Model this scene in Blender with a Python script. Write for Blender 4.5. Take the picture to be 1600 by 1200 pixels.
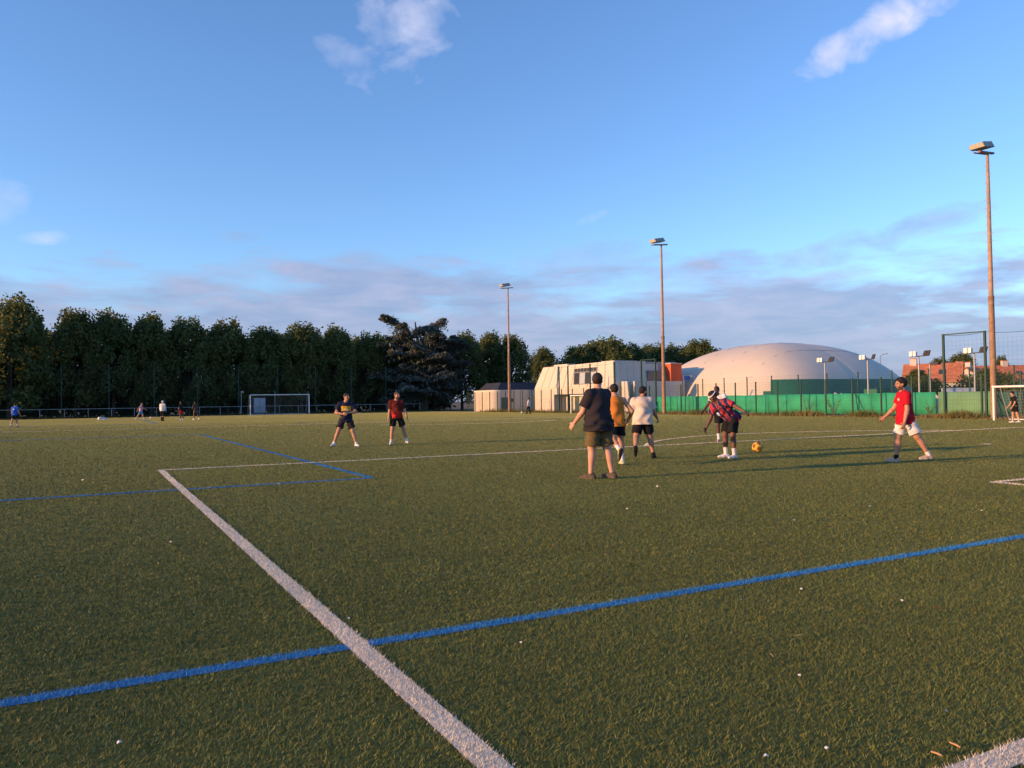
import bpy, bmesh, math, random
import numpy as np
from mathutils import Vector, Matrix

for o in list(bpy.data.objects):
    bpy.data.objects.remove(o)
scene = bpy.context.scene
COL = scene.collection
R = math.radians

# ------------------------------------------------------------------ camera
# world frame: x along the near goal line, y down the pitch, origin at the middle of the near goal line
CAM = np.array([-21.437, -1.844, 1.38])
FPX, PITCH, ROLL, YAW = 1234.5, 0.02059, -0.0143, 0.49191
fwd = np.array([math.sin(YAW)*math.cos(PITCH), math.cos(YAW)*math.cos(PITCH), math.sin(PITCH)])
r0 = np.array([math.cos(YAW), -math.sin(YAW), 0.0])
u0 = np.cross(r0, fwd)
RIGHT = r0*math.cos(ROLL)+u0*math.sin(ROLL)
UP = -r0*math.sin(ROLL)+u0*math.cos(ROLL)
cam = bpy.data.cameras.new('camera')
cam_o = bpy.data.objects.new('camera', cam)
COL.objects.link(cam_o)
cam.sensor_width = 36.0
cam.lens = FPX/1600*36
cam.clip_start = 0.05
cam.clip_end = 4000
M = Matrix(((RIGHT[0], UP[0], -fwd[0], CAM[0]), (RIGHT[1], UP[1], -fwd[1], CAM[1]), (RIGHT[2], UP[2], -fwd[2], CAM[2]), (0, 0, 0, 1)))
cam_o.matrix_world = M
scene.camera = cam_o

# ------------------------------------------------------------------ light
SUN_EL, SUN_TRAVEL = R(10.0), np.array([0.9925, -0.1222])      # the way the light travels over the ground
world = bpy.data.worlds.new('World')
scene.world = world
world.use_nodes = True
sl = bpy.data.lights.new('sun', 'SUN')
sl.energy = 4.5
sl.color = (1.0, 0.52, 0.20)
sl.angle = R(0.6)
sun_o = bpy.data.objects.new('sun', sl)
COL.objects.link(sun_o)
sd = Vector((SUN_TRAVEL[0]*math.cos(SUN_EL), SUN_TRAVEL[1]*math.cos(SUN_EL), -math.sin(SUN_EL)))
sun_o.rotation_euler = sd.to_track_quat('-Z', 'Y').to_euler()
sun_o.location = (-60, 10, 40)
vs = scene.view_settings
vs.view_transform = 'Standard'
vs.look = 'None'
vs.gamma = 1.0
vs.exposure = 0.58
vs.use_curve_mapping = False

scene.render.engine = 'CYCLES'
cy = scene.cycles
cy.max_bounces = 5
cy.diffuse_bounces = 2
cy.glossy_bounces = 2
cy.transmission_bounces = 4
cy.transparent_max_bounces = 8
cy.caustics_reflective = False
cy.caustics_refractive = False
world.cycles.sampling_method = 'MANUAL'
world.cycles.sample_map_resolution = 256


class NT:
    """small helper for node trees"""
    def __init__(s, tree):
        s.t = tree
        s.N = tree.nodes
        s.L = tree.links

    def n(s, typ, **kw):
        nd = s.N.new(typ)
        for k, v in kw.items():
            setattr(nd, k, v)
        return nd

    def put(s, sock, v):
        if hasattr(v, 'is_linked') or hasattr(v, 'links'):
            s.L.new(v, sock)
        else:
            sock.default_value = v

    def m(s, op, a, b=None, c=None, clamp=False):
        nd = s.n('ShaderNodeMath', operation=op, use_clamp=clamp)
        s.put(nd.inputs[0], a)
        if b is not None:
            s.put(nd.inputs[1], b)
        if c is not None:
            s.put(nd.inputs[2], c)
        return nd.outputs[0]

    def ramp(s, f, stops, interp='LINEAR'):
        nd = s.n('ShaderNodeValToRGB')
        nd.color_ramp.interpolation = interp
        el = nd.color_ramp.elements
        while len(el) < len(stops):
            el.new(0.5)
        for e, (p, c) in zip(el, stops):
            e.position = p
            e.color = (c, c, c, 1) if not hasattr(c, '__len__') else (*c[:3], 1)
        s.L.new(f, nd.inputs[0])
        return nd.outputs[0]

    def mix(s, f, a, b, blend='MIX'):
        nd = s.n('ShaderNodeMix', data_type='RGBA', blend_type=blend)
        s.put(nd.inputs[0], f)
        for i, v in ((6, a), (7, b)):
            if isinstance(v, (tuple, list)):
                v = (*v[:3], 1)
            s.put(nd.inputs[i], v)
        return nd.outputs[2]

    def noise(s, vec, scale, detail=4, rough=0.55, dist=0.0):
        nd = s.n('ShaderNodeTexNoise')
        nd.inputs['Scale'].default_value = scale
        nd.inputs['Detail'].default_value = detail
        nd.inputs['Roughness'].default_value = rough
        nd.inputs['Distortion'].default_value = dist
        if vec is not None:
            s.L.new(vec, nd.inputs['Vector'])
        return nd.outputs['Fac']

    def vec(s, x, y, z):
        nd = s.n('ShaderNodeCombineXYZ')
        for i, v in enumerate((x, y, z)):
            s.put(nd.inputs[i], v)
        return nd.outputs[0]


# sky: clear evening air with a low mauve cloud bank and a few high wisps
w = NT(world.node_tree)
w.N.clear()
tc = w.n('ShaderNodeTexCoord')
sky = w.n('ShaderNodeTexSky', sky_type='NISHITA')
sky.sun_disc = False
sky.sun_elevation = SUN_EL
sky.sun_rotation = math.atan2(-SUN_TRAVEL[0], -SUN_TRAVEL[1])
sky.air_density = 1.0
sky.dust_density = 0.4
sky.ozone_density = 2.0
sky.altitude = 50
STR = 0.15
sep = w.n('ShaderNodeSeparateXYZ')
w.L.new(tc.outputs['Generated'], sep.inputs[0])
dx, dy, dz = sep.outputs
# azimuth measured from the far goal, elevation in radians
az = w.m('ARCTAN2', dx, dy)
el_ = w.m('ARCSINE', dz)
# cloud-plane coordinates (clouds spread flat at one height)
zz = w.m('ADD', w.m('MAXIMUM', dz, 0.0), 0.10)
cp = w.vec(w.m('DIVIDE', dx, zz), w.m('DIVIDE', dy, zz), 0.0)
av = w.vec(w.m('MULTIPLY', az, 3.0), w.m('MULTIPLY', el_, 13.0), 0.3)
n_big = w.noise(av, 1.5, 5, 0.55, 0.2)
n_fin = w.noise(w.vec(w.m('MULTIPLY', az, 9.0), w.m('MULTIPLY', el_, 40.0), 1.7), 1.4, 4, 0.6, 0.3)
# low bank: coverage falls with elevation
cov = w.ramp(w.m('DIVIDE', el_, 0.5), [(0.0, 0.92), (0.16, 0.78), (0.28, 0.62), (0.40, 0.40), (0.54, 0.24), (1.0, 0.17)])
dens = w.m('ADD', w.m('MULTIPLY', n_big, 0.78), w.m('MULTIPLY', n_fin, 0.22))
bank = w.m('MULTIPLY', w.m('SUBTRACT', w.m('ADD', dens, cov), 1.0), 6.5, clamp=True)
bank = w.m('MULTIPLY', bank, w.ramp(w.m('DIVIDE', el_, 0.5), [(0.0, 0.92), (0.35, 0.80), (0.6, 0.5), (1.0, 0.4)]))


n_iso = w.noise(w.vec(w.m('MULTIPLY', az, 10.0), w.m('MULTIPLY', el_, 15.0), 4.2), 1.7, 4, 0.55, 0.3)


def wisp(a, e, sa, se, tilt, amt, seed):
    """a thin high cloud around azimuth a, elevation e (radians)"""
    da = w.m('SUBTRACT', az, a)
    de = w.m('SUBTRACT', el_, e)
    c, s_ = math.cos(tilt), math.sin(tilt)
    p = w.m('ADD', w.m('MULTIPLY', da, c/sa), w.m('MULTIPLY', de, s_/sa))
    q = w.m('ADD', w.m('MULTIPLY', de, c/se), w.m('MULTIPLY', da, -s_/se))
    r2 = w.m('MULTIPLY_ADD', p, p, w.m('MULTIPLY', q, q))
    d = w.m('MULTIPLY_ADD', n_iso, 2.9, w.m('MULTIPLY_ADD', r2, -0.8, -0.85))
    return w.m('MULTIPLY', w.m('MULTIPLY', d, 0.72, clamp=True), amt)


def azel(px, py):
    d = fwd + RIGHT*(px-800)/FPX + UP*(600-py)/FPX
    d = d/np.linalg.norm(d)
    return math.atan2(d[0], d[1]), math.asin(d[2])


hi = None
for px, py, sa, se, tilt, amt, sd_ in [(625, 40, 0.080, 0.060, 0.75, 0.68, 3.1), (548, 92, 0.05, 0.028, -0.25, 0.45, 9.4),
                                       (1395, 30, 0.115, 0.028, 0.34, 1.0, 5.2), (70, 371, 0.035, 0.010, 0.1, 0.55, 7.7),
                                       (8, 310, 0.035, 0.03, -0.2, 0.4, 2.2), (925, 341, 0.03, 0.008, 0.3, 0.3, 4.4)]:
    a_, e_ = azel(px, py)
    k = wisp(a_, e_, sa, se, tilt, amt, sd_)
    hi = k if hi is None else w.m('MAXIMUM', hi, k)
lo = bank
for px, py, sa, se, tilt, amt, sd_ in [(372, 371, 0.040, 0.009, 0.0, 0.75, 21.0), (1400, 362, 0.12, 0.020, 0.22, 0.85, 23.0),
                                       (1250, 412, 0.15, 0.022, 0.12, 0.85, 25.0), (1560, 402, 0.06, 0.012, 0.05, 0.7, 27.0),
                                       (890, 420, 0.19, 0.042, 0.0, 0.72, 31.0)]:
    a_, e_ = azel(px, py)
    lo = w.m('MAXIMUM', lo, wisp(a_, e_, sa, se, tilt, amt, sd_))
lo_col = w.mix(w.ramp(n_fin, [(0.35, 0.0), (0.7, 1.0)]), (0.205, 0.262, 0.415), (0.315, 0.330, 0.470))
hsv = w.n('ShaderNodeMix', data_type='RGBA', blend_type='MULTIPLY')
hsv.inputs[0].default_value = 1.0
hsv.inputs[7].default_value = (0.84, 1.05, 1.42, 1)
w.L.new(sky.outputs[0], hsv.inputs[6])
sk = w.n('ShaderNodeVectorMath', operation='SCALE')
w.L.new(hsv.outputs[2], sk.inputs[0])
sk.inputs['Scale'].default_value = STR
c1 = w.mix(lo, sk.outputs[0], lo_col)
c2 = w.mix(hi, c1, (0.60, 0.59, 0.72))
bg = w.n('ShaderNodeBackground')
w.L.new(c2, bg.inputs['Color'])
bg.inputs['Strength'].default_value = 1.0
wo = w.n('ShaderNodeOutputWorld')
w.L.new(bg.outputs[0], wo.inputs[0])


# ------------------------------------------------------------------ helpers
def tag(o, label=None, cat=None, group=None, kind=None):
    if label:
        o['label'] = label
    if cat:
        o['category'] = cat
    if group:
        o['group'] = group
    if kind:
        o['kind'] = kind
    return o


def link(name, me, parent=None, mat=None):
    o = bpy.data.objects.new(name, me)
    COL.objects.link(o)
    if parent is not None:
        o.parent = parent
    if mat is not None and me is not None:
        for mm in (mat if isinstance(mat, (list, tuple)) else [mat]):
            me.materials.append(mm)
    return o


def empty(name, loc=(0, 0, 0), rz=0.0):
    o = bpy.data.objects.new(name, None)
    COL.objects.link(o)
    o.location = loc
    o.rotation_euler = (0, 0, rz)
    o.empty_display_size = 0.2
    return o


def copy_tree(o, parent=None):
    c = o.copy()
    COL.objects.link(c)
    c.parent = parent
    for ch in o.children:
        copy_tree(ch, c)
    return c


class MB:
    """collects boxes, tubes, prisms and quads into one mesh"""
    def __init__(s):
        s.v = []
        s.f = []
        s.mi = []
        s.sm = []

    def add(s, vs_, fs, mi=0, smooth=False):
        b = len(s.v)
        s.v += [tuple(p) for p in vs_]
        s.f += [tuple(i+b for i in f) for f in fs]
        s.mi += [mi]*len(fs)
        s.sm += [smooth]*len(fs)
        return s

    def box(s, x0, x1, y0, y1, z0, z1, mi=0):
        v = [(x0, y0, z0), (x1, y0, z0), (x1, y1, z0), (x0, y1, z0), (x0, y0, z1), (x1, y0, z1), (x1, y1, z1), (x0, y1, z1)]
        f = [(0, 3, 2, 1), (4, 5, 6, 7), (0, 1, 5, 4), (1, 2, 6, 5), (2, 3, 7, 6), (3, 0, 4, 7)]
        return s.add(v, f, mi)

    def hexa(s, v, mi=0):
        f = [(0, 3, 2, 1), (4, 5, 6, 7), (0, 1, 5, 4), (1, 2, 6, 5), (2, 3, 7, 6), (3, 0, 4, 7)]
        return s.add(v, f, mi)

    def bar(s, a, b, w_, h_=None, mi=0, up=(0, 0, 1)):
        """square bar from a to b"""
        a, b = Vector(a), Vector(b)
        h_ = w_ if h_ is None else h_
        d = (b-a).normalized()
        upv = Vector(up)
        if abs(d.dot(upv)) > 0.98:
            upv = Vector((1, 0, 0))
        x = d.cross(upv).normalized()*w_/2
        y = x.cross(d).normalized()*h_/2
        v = [a-x-y, a+x-y, a+x+y, a-x+y, b-x-y, b+x-y, b+x+y, b-x+y]
        return s.hexa([tuple(p) for p in v], mi)

    def tube(s, pts, rad, n=8, mi=0, cap=True, smooth=True):
        pts = [Vector(p) for p in pts]
        rad = rad if hasattr(rad, '__len__') else [rad]*len(pts)
        vs_, fs = [], []
        for i, p in enumerate(pts):
            d = (pts[min(i+1, len(pts)-1)]-pts[max(i-1, 0)]).normalized()
            a = Vector((0, 0, 1)) if abs(d.z) < 0.9 else Vector((1, 0, 0))
            x = d.cross(a).normalized()
            y = d.cross(x).normalized()
            for k in range(n):
                t = 2*math.pi*k/n
                vs_.append(tuple(p+x*math.cos(t)*rad[i]+y*math.sin(t)*rad[i]))
        for i in range(len(pts)-1):
            for k in range(n):
                fs.append((i*n+k, i*n+(k+1) % n, (i+1)*n+(k+1) % n, (i+1)*n+k))
        s.add(vs_, fs, mi, smooth)
        if cap:
            m_ = (len(pts)-1)*n
            s.add(vs_[:n], [tuple(range(n-1, -1, -1))], mi)
            s.add(vs_[m_:], [tuple(range(n))], mi)
        return s

    def mesh(s, name):
        me = bpy.data.meshes.new(name)
        me.from_pydata(s.v, [], s.f)
        me.polygons.foreach_set('material_index', s.mi)
        me.polygons.foreach_set('use_smooth', s.sm)
        me.update()
        return me

    def build(s, name, mat, parent=None):
        return link(name, s.mesh(name), parent, mat)


def tri_mesh(name, V, F, mats, mi=None, smooth=False):
    """fast mesh from numpy arrays: V (n,3), F (m,k)"""
    me = bpy.data.meshes.new(name)
    V = np.asarray(V, np.float32)
    F = np.asarray(F, np.int32)
    n, k = F.shape
    me.vertices.add(len(V))
    me.vertices.foreach_set('co', V.ravel())
    me.loops.add(n*k)
    me.loops.foreach_set('vertex_index', F.ravel())
    me.polygons.add(n)
    me.polygons.foreach_set('loop_start', np.arange(0, n*k, k, dtype=np.int32))
    for mm in mats:
        me.materials.append(mm)
    if mi is not None:
        me.polygons.foreach_set('material_index', np.asarray(mi, np.int32))
    me.polygons.foreach_set('use_smooth', np.full(n, smooth, dtype=bool))
    me.update(calc_edges=True)
    return me


def mat(name, col, rough=0.8, var=0.15, scale=3.0, bump=0.0, bscale=40.0, spec=0.3, metal=0.0, coords='Object', extra=None):
    """principled material whose colour drifts with a noise"""
    m_ = bpy.data.materials.new(name)
    m_.use_nodes = True
    t = NT(m_.node_tree)
    b = t.N['Principled BSDF']
    tcn = t.n('ShaderNodeTexCoord')
    v = tcn.outputs[coords]
    nz = t.noise(v, scale, 5, 0.6)
    dark = tuple(c*(1-var) for c in col)
    lite = tuple(min(1, c*(1+var)) for c in col)
    c_ = t.mix(t.ramp(nz, [(0.3, 0.0), (0.7, 1.0)]), dark, lite)
    if extra:
        c_ = extra(t, v, c_)
    t.L.new(c_, b.inputs['Base Color'])
    b.inputs['Roughness'].default_value = rough
    b.inputs['Specular IOR Level'].default_value = spec
    b.inputs['Metallic'].default_value = metal
    if bump > 0:
        bn = t.n('ShaderNodeBump')
        bn.inputs['Strength'].default_value = bump
        bn.inputs['Distance'].default_value = 0.02
        t.L.new(t.noise(v, bscale, 4, 0.6), bn.inputs['Height'])
        t.L.new(bn.outputs[0], b.inputs['Normal'])
    return m_


def G(px, py, h=0.0):
    """ground point (height h) seen at a place in the 1600 x 1200 photograph"""
    d = fwd + RIGHT*(px-800)/FPX + UP*(600-py)/FPX
    t = (h-CAM[2])/d[2]
    return CAM+d*t


def ray_at(px, axis, val):
    """ground-plan point on the sight line of column px where x (axis 0) or y (axis 1) equals val"""
    d = fwd + RIGHT*(px-800)/FPX + UP*(600-625)/FPX
    t = (val-CAM[axis])/d[axis]
    return CAM+d*t


def height_at(px, py, x, y):
    """height of the point above plan position (x, y) that shows at picture row py"""
    lo_, hi_ = -2.0, 60.0
    for _ in range(50):
        mid = (lo_+hi_)/2
        d = np.array([x, y, mid])-CAM
        row = 600-FPX*(d@UP)/(d@fwd)
        if row > py:
            lo_ = mid
        else:
            hi_ = mid
    return lo_


rng = np.random.default_rng(7)
rnd = random.Random(11)

# ------------------------------------------------------------------ ground and pitch
def turf_material(name, cols, sheen=0.35, rough=0.9):
    m_ = bpy.data.materials.new(name)
    m_.use_nodes = True
    t = NT(m_.node_tree)
    b = t.N['Principled BSDF']
    v = t.n('ShaderNodeTexCoord').outputs['Object']
    n1 = t.noise(v, 0.22, 5, 0.6)
    n2 = t.noise(v, 7.0, 6, 0.75)
    n3 = t.noise(v, 160.0, 3, 0.7)
    c_ = t.mix(t.ramp(n1, [(0.35, 0.0), (0.68, 1.0)]), cols[0], cols[1])
    c_ = t.mix(t.m('MULTIPLY', t.ramp(n2, [(0.35, 0.0), (0.7, 1.0)]), 0.6), c_, cols[2])
    c_ = t.mix(t.ramp(n3, [(0.3, 0.6), (0.75, 0.0)]), c_, tuple(c*0.35 for c in cols[0]))
    t.L.new(c_, b.inputs['Base Color'])
    b.inputs['Roughness'].default_value = rough
    b.inputs['Specular IOR Level'].default_value = 0.1
    b.inputs['Sheen Weight'].default_value = sheen
    b.inputs['Sheen Roughness'].default_value = 0.5
    b.inputs['Sheen Tint'].default_value = (0.76, 0.76, 0.24, 1)
    bn = t.n('ShaderNodeBump')
    bn.inputs['Strength'].default_value = 0.9
    bn.inputs['Distance'].default_value = 0.03
    t.L.new(t.m('ADD', t.noise(v, 45.0, 5, 0.75), t.m('MULTIPLY', t.noise(v, 9.0, 3, 0.6), 0.7)), bn.inputs['Height'])
    t.L.new(bn.outputs[0], b.inputs['Normal'])
    return m_


M_TURF = turf_material('turf_sheet', [(0.076, 0.092, 0.020), (0.102, 0.108, 0.023), (0.130, 0.124, 0.027)])
M_SOIL = mat('dry_soil', (0.135, 0.105, 0.055), 0.95, 0.35, 0.6, 0.5, 8.0)
M_WHITE_LINE = mat('white_turf_line', (0.66, 0.58, 0.44), 0.95, 0.14, 30.0, 0.8, 60.0)
M_BLUE_LINE = mat('blue_turf_line', (0.045, 0.23, 0.46), 0.95, 0.2, 30.0, 0.8, 60.0)

mb = MB()
mb.add([(-1500, -1500, -0.03), (1500, -1500, -0.03), (1500, 1500, -0.03), (-1500, 1500, -0.03)], [(0, 1, 2, 3)])
tag(mb.build('ground', M_SOIL), kind='structure')
PX0, PX1, PY0, PY1 = -34.0, 21.6, -9.0, 102.6
mb = MB()
mb.add([(PX0, PY0, 0), (PX1, PY0, 0), (PX1, PY1, 0), (PX0, PY1, 0)], [(0, 1, 2, 3)])
pitch = tag(mb.build('pitch', M_TURF), kind='structure')
mb = MB()
mb.add([(PX1, PY0, -0.012), (40, PY0, -0.012), (40, PY1, -0.012), (PX1, PY1, -0.012)], [(0, 1, 2, 3)])
mb.add([(-60, PY1, -0.012), (60, PY1, -0.012), (60, 135, -0.012), (-60, 135, -0.012)], [(0, 1, 2, 3)])
M_VERGE = mat('rough_grass_verge', (0.075, 0.080, 0.030), 0.95, 0.45, 0.8, 0.8, 6.0)
tag(mb.build('verge', M_VERGE), kind='structure')

LW = 0.12
WH, BL = [], []          # segments (x0,y0,x1,y1,half width) for the strips and for the blades


def strip(name, segs, z, material):
    m_ = MB()
    for x0, y0, x1, y1, hw in segs:
        d = np.array([x1-x0, y1-y0])
        d = d/np.linalg.norm(d)
        n_ = np.array([-d[1], d[0]])*hw
        m_.add([(x0-n_[0], y0-n_[1], z), (x1-n_[0], y1-n_[1], z), (x1+n_[0], y1+n_[1], z), (x0+n_[0], y0+n_[1], z)], [(0, 1, 2, 3)])
    return m_.build(name, material, pitch)


def arc(cx, cy, r, a0, a1, n):
    P = [(cx+r*math.cos(a0+(a1-a0)*i/n), cy+r*math.sin(a0+(a1-a0)*i/n)) for i in range(n+1)]
    return [(P[i][0], P[i][1], P[i+1][0], P[i+1][1], LW/2) for i in range(n)]


h = LW/2
L = 100.57
white_sets = {
    'goal_line': [(-30, -h, 20.9, -h, h)],
    'penalty_area_line': [(-20.16, 16.5-h, 20.16, 16.5-h, h), (-20.10, LW, -20.10, 16.5-LW, h), (20.10, LW, 20.10, 16.5-LW, h)],
    'goal_area_line': [(-9.16, 5.5-h, 9.16, 5.5-h, h), (-9.10, LW, -9.10, 5.5-LW, h), (9.10, LW, 9.10, 5.5-LW, h)],
    'penalty_arc': arc(0, 11, 9.09, math.asin(5.52/9.09), math.pi-math.asin(5.52/9.09), 40),
    'penalty_spot': [(-0.11, 11, 0.11, 11, 0.11)],
    'halfway_line': [(-30, L/2, 21.2, L/2, h)],
    'centre_circle': arc(0, L/2, 9.09, 0, 2*math.pi, 90),
    'far_goal_line': [(-30, L-h, 21.2, L-h, h)],
    'far_penalty_area_line': [(-20.16, L-16.5+h, 20.16, L-16.5+h, h), (-20.10, L-16.5+LW, -20.10, L-LW, h), (20.10, L-16.5+LW, 20.10, L-LW, h)],
    'far_goal_area_line': [(-9.16, L-5.5+h, 9.16, L-5.5+h, h), (-9.10, L-5.5+LW, -9.10, L-LW, h), (9.10, L-5.5+LW, 9.10, L-LW, h)],
    'touchline': [(-30, 0, -30, L, h)],
}
bw = 0.05
blue_sets = {
    'blue_cross_pitch_line': [(-30, 2.55, 21.2, 2.55, bw)],
    'blue_box_line': [(-30, 12.05, -16.85, 12.05, bw), (-16.90, 12.10, -16.90, 37.0, bw), (-30, 37.05, -16.85, 37.05, bw)],
    'blue_far_box_line': [(-16.90, 63, -16.90, 83, bw), (-30, 62.95, -16.85, 62.95, bw), (-30, 83.05, -16.85, 83.05, bw)],
}
for k_, segs in white_sets.items():
    strip(k_, segs, 0.008, M_WHITE_LINE)
    WH += segs
for k_, segs in blue_sets.items():
    strip(k_, segs, 0.004, M_BLUE_LINE)
    BL += segs


# synthetic grass blades over the part of the pitch that is near enough to show them
def blade_material(name, col, trans=0.25):
    m_ = bpy.data.materials.new(name)
    m_.use_nodes = True
    t = NT(m_.node_tree)
    b = t.N['Principled BSDF']
    v = t.n('ShaderNodeTexCoord').outputs['Object']
    nz = t.noise(v, 0.9, 4, 0.65)
    nf = t.noise(v, 60.0, 2, 0.6)
    nl = t.noise(v, 0.13, 3, 0.6)
    c_ = t.mix(t.ramp(nz, [(0.32, 0.0), (0.7, 1.0)]), tuple(c*0.78 for c in col), tuple(min(1, c*1.2) for c in col))
    c_ = t.mix(t.ramp(nf, [(0.35, 0.0), (0.7, 0.5)]), c_, tuple(min(1, c*1.35) for c in col))
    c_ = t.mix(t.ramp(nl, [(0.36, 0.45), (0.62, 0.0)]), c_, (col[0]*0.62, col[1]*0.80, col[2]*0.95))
    t.L.new(c_, b.inputs['Base Color'])
    b.inputs['Roughness'].default_value = 0.55
    b.inputs['Specular IOR Level'].default_value = 0.25
    b.inputs['Transmission Weight'].default_value = 0.0
    return m_


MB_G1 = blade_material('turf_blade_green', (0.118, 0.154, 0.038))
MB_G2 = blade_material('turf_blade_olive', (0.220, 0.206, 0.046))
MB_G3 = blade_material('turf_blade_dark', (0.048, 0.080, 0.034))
MB_W = blade_material('turf_blade_white', (0.76, 0.66, 0.52))
MB_B = blade_material('turf_blade_blue', (0.035, 0.23, 0.50))


def blades():
    N = 880000
    d0, d1, dmid = 2.1, 62.0, 4.5
    # depth distribution: even per area close up, then thinning with distance
    u = np.linspace(d0, d1, 8000)
    pdf = np.where(u < dmid, u, u*(dmid/u)**2.25)
    pdf *= np.clip((d1-u)/15.0, 0, 1)
    cdf = np.cumsum(pdf)
    cdf /= cdf[-1]
    d = np.interp(rng.random(N), cdf, u)
    lat = (rng.random(N)*2-1)*(0.69*d+0.35)
    f2 = np.array([math.sin(YAW), math.cos(YAW)])
    r2 = np.array([math.cos(YAW), -math.sin(YAW)])
    P = CAM[:2]+d[:, None]*f2+lat[:, None]*r2
    # extra fibres along the lines, which are tufted a little denser
    ex = []
    for x0, y0, x1, y1, hw in WH+BL:
        n_ = int(math.hypot(x1-x0, y1-y0)*500)+1
        t_ = rng.random(n_)
        q = np.stack([x0+(x1-x0)*t_, y0+(y1-y0)*t_], 1)
        nn = np.array([-(y1-y0), x1-x0])/math.hypot(x1-x0, y1-y0)
        q += nn*((rng.random(n_)*2-1)*hw)[:, None]
        dd = (q-CAM[:2])@f2
        keep = (dd > 2) & (np.abs((q-CAM[:2])@r2) < 0.69*dd+0.5) & (rng.random(n_) < np.clip(7.0/np.maximum(dd, 1), 0.06, 1))
        ex.append(q[keep])
    ex = np.concatenate(ex)
    P = np.concatenate([P, ex])
    d = np.concatenate([d, (ex-CAM[:2])@f2])
    keep = (P[:, 0] > PX0) & (P[:, 0] < PX1) & (P[:, 1] < PY1) & (P[:, 1] > PY0)
    P, d = P[keep], d[keep]
    sm = np.abs((P[:, 1]+1.1) % 4.0-2.0) < 1.988
    P, d = P[sm], d[sm]
    N = len(P)
    P = P+rng.normal(0, 0.003, P.shape)
    k = np.maximum(1.0, d/4.2)
    hgt = rng.uniform(0.010, 0.021, N)*k**0.12
    wid = rng.uniform(0.0024, 0.0048, N)*k**0.9
    ang = rng.random(N)*2*np.pi
    lean = np.abs(rng.normal(0.0, 0.9, N))+0.5
    # the carpet was laid in four metre rolls across the pitch: the pile leans the other way on every second one
    roll = np.floor((P[:, 1]+1.1)/4.0)
    sgn = np.where(roll % 2 == 0, 1.0, -0.35)
    wind = np.stack([0.25*sgn, 0.16*sgn], 1)
    dirx = np.cos(ang)*lean+wind[:, 0]
    diry = np.sin(ang)*lean+wind[:, 1]
    ll = np.sqrt(dirx**2+diry**2)
    ca = rng.random(N)*np.pi
    bx, by = np.cos(ca)*wid/2, np.sin(ca)*wid/2
    base = np.stack([P[:, 0], P[:, 1], np.full(N, 0.0)], 1)
    V = np.empty((N, 3, 3), np.float32)
    V[:, 0] = base+np.stack([-bx, -by, np.zeros(N)], 1)
    V[:, 1] = base+np.stack([bx, by, np.zeros(N)], 1)
    sc = hgt/np.sqrt(1+0.35*ll**2)
    V[:, 2] = base+np.stack([dirx*sc, diry*sc, sc*1.15], 1)
    mi = rng.choice([0, 1, 2], N, p=[0.50, 0.27, 0.23])
    jit = rng.normal(0, 0.007, N)+np.where(rng.random(N) < 0.07, 1.0, 0.0)

    def inside(segs):
        r_ = np.zeros(N, bool)
        for x0, y0, x1, y1, hw in segs:
            ex, ey = x1-x0, y1-y0
            l_ = math.hypot(ex, ey)
            if min(abs(y0-CAM[1]), abs(y1-CAM[1])) > 45 and l_ < 2:
                continue
            a_ = ((P[:, 0]-x0)*ex+(P[:, 1]-y0)*ey)/l_
            b_ = np.abs((P[:, 0]-x0)*ey-(P[:, 1]-y0)*ex)/l_
            r_ |= (a_ > -0.01) & (a_ < l_+0.01) & (b_+jit < hw)
        return r_
    mi[inside(BL)] = 4
    mi[inside(WH)] = 3
    lw = (mi == 3) | (mi == 4)
    V[lw, 2, 2] += 0.005
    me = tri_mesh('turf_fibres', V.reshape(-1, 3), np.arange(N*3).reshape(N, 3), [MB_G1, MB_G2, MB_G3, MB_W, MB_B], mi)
    o = link('turf_fibres', me)
    tag(o, 'short olive green synthetic turf fibres covering the pitch', 'turf', kind='stuff')


blades()

# ------------------------------------------------------------------ materials for the built things
M_GREEN_METAL = mat('dark_green_powder_coat', (0.020, 0.060, 0.045), 0.5, 0.2, 2.0)
M_WIRE = mat('green_fence_wire', (0.030, 0.075, 0.055), 0.6, 0.1, 2.0)
M_NETCORD = mat('net_cord', (0.42, 0.40, 0.36), 0.9, 0.1, 5.0)
M_DARKNET = mat('ball_stop_net_cord', (0.06, 0.085, 0.08), 0.9, 0.1, 5.0)
M_GALV = mat('galvanised_steel', (0.34, 0.36, 0.37), 0.5, 0.15, 4.0, metal=0.3)
M_GOAL = mat('white_goal_paint', (0.80, 0.79, 0.75), 0.45, 0.06, 4.0)
M_RUST = mat('rust_brown_mast', (0.30, 0.185, 0.115), 0.75, 0.3, 5.0, 0.3, 30.0)
M_RUST2 = mat('weathered_mast_top', (0.36, 0.25, 0.185), 0.75, 0.25, 5.0, 0.2, 30.0)
M_LAMP = mat('lamp_housing', (0.40, 0.38, 0.33), 0.5, 0.2, 6.0)
M_LENS = mat('lamp_glass', (0.55, 0.56, 0.52), 0.15, 0.1, 6.0, spec=0.6)
M_DARKPART = mat('dark_bracket', (0.05, 0.045, 0.045), 0.6, 0.2, 6.0)
M_CLAD = mat('white_cladding', (0.62, 0.56, 0.48), 0.6, 0.06, 0.7)
M_CLAD_IN = mat('cladding_backing', (0.36, 0.34, 0.32), 0.8, 0.1, 1.0)
M_ROOFDARK = mat('dark_roof_sheet', (0.030, 0.034, 0.045), 0.6, 0.2, 1.0)
M_TEAL = mat('teal_door_paint', (0.045, 0.095, 0.105), 0.5, 0.15, 2.0)
M_GLASS = mat('window_glass', (0.05, 0.06, 0.075), 0.08, 0.2, 1.0, spec=0.8)
M_FRAME = mat('window_frame', (0.20, 0.20, 0.21), 0.5, 0.1, 3.0)
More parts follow.
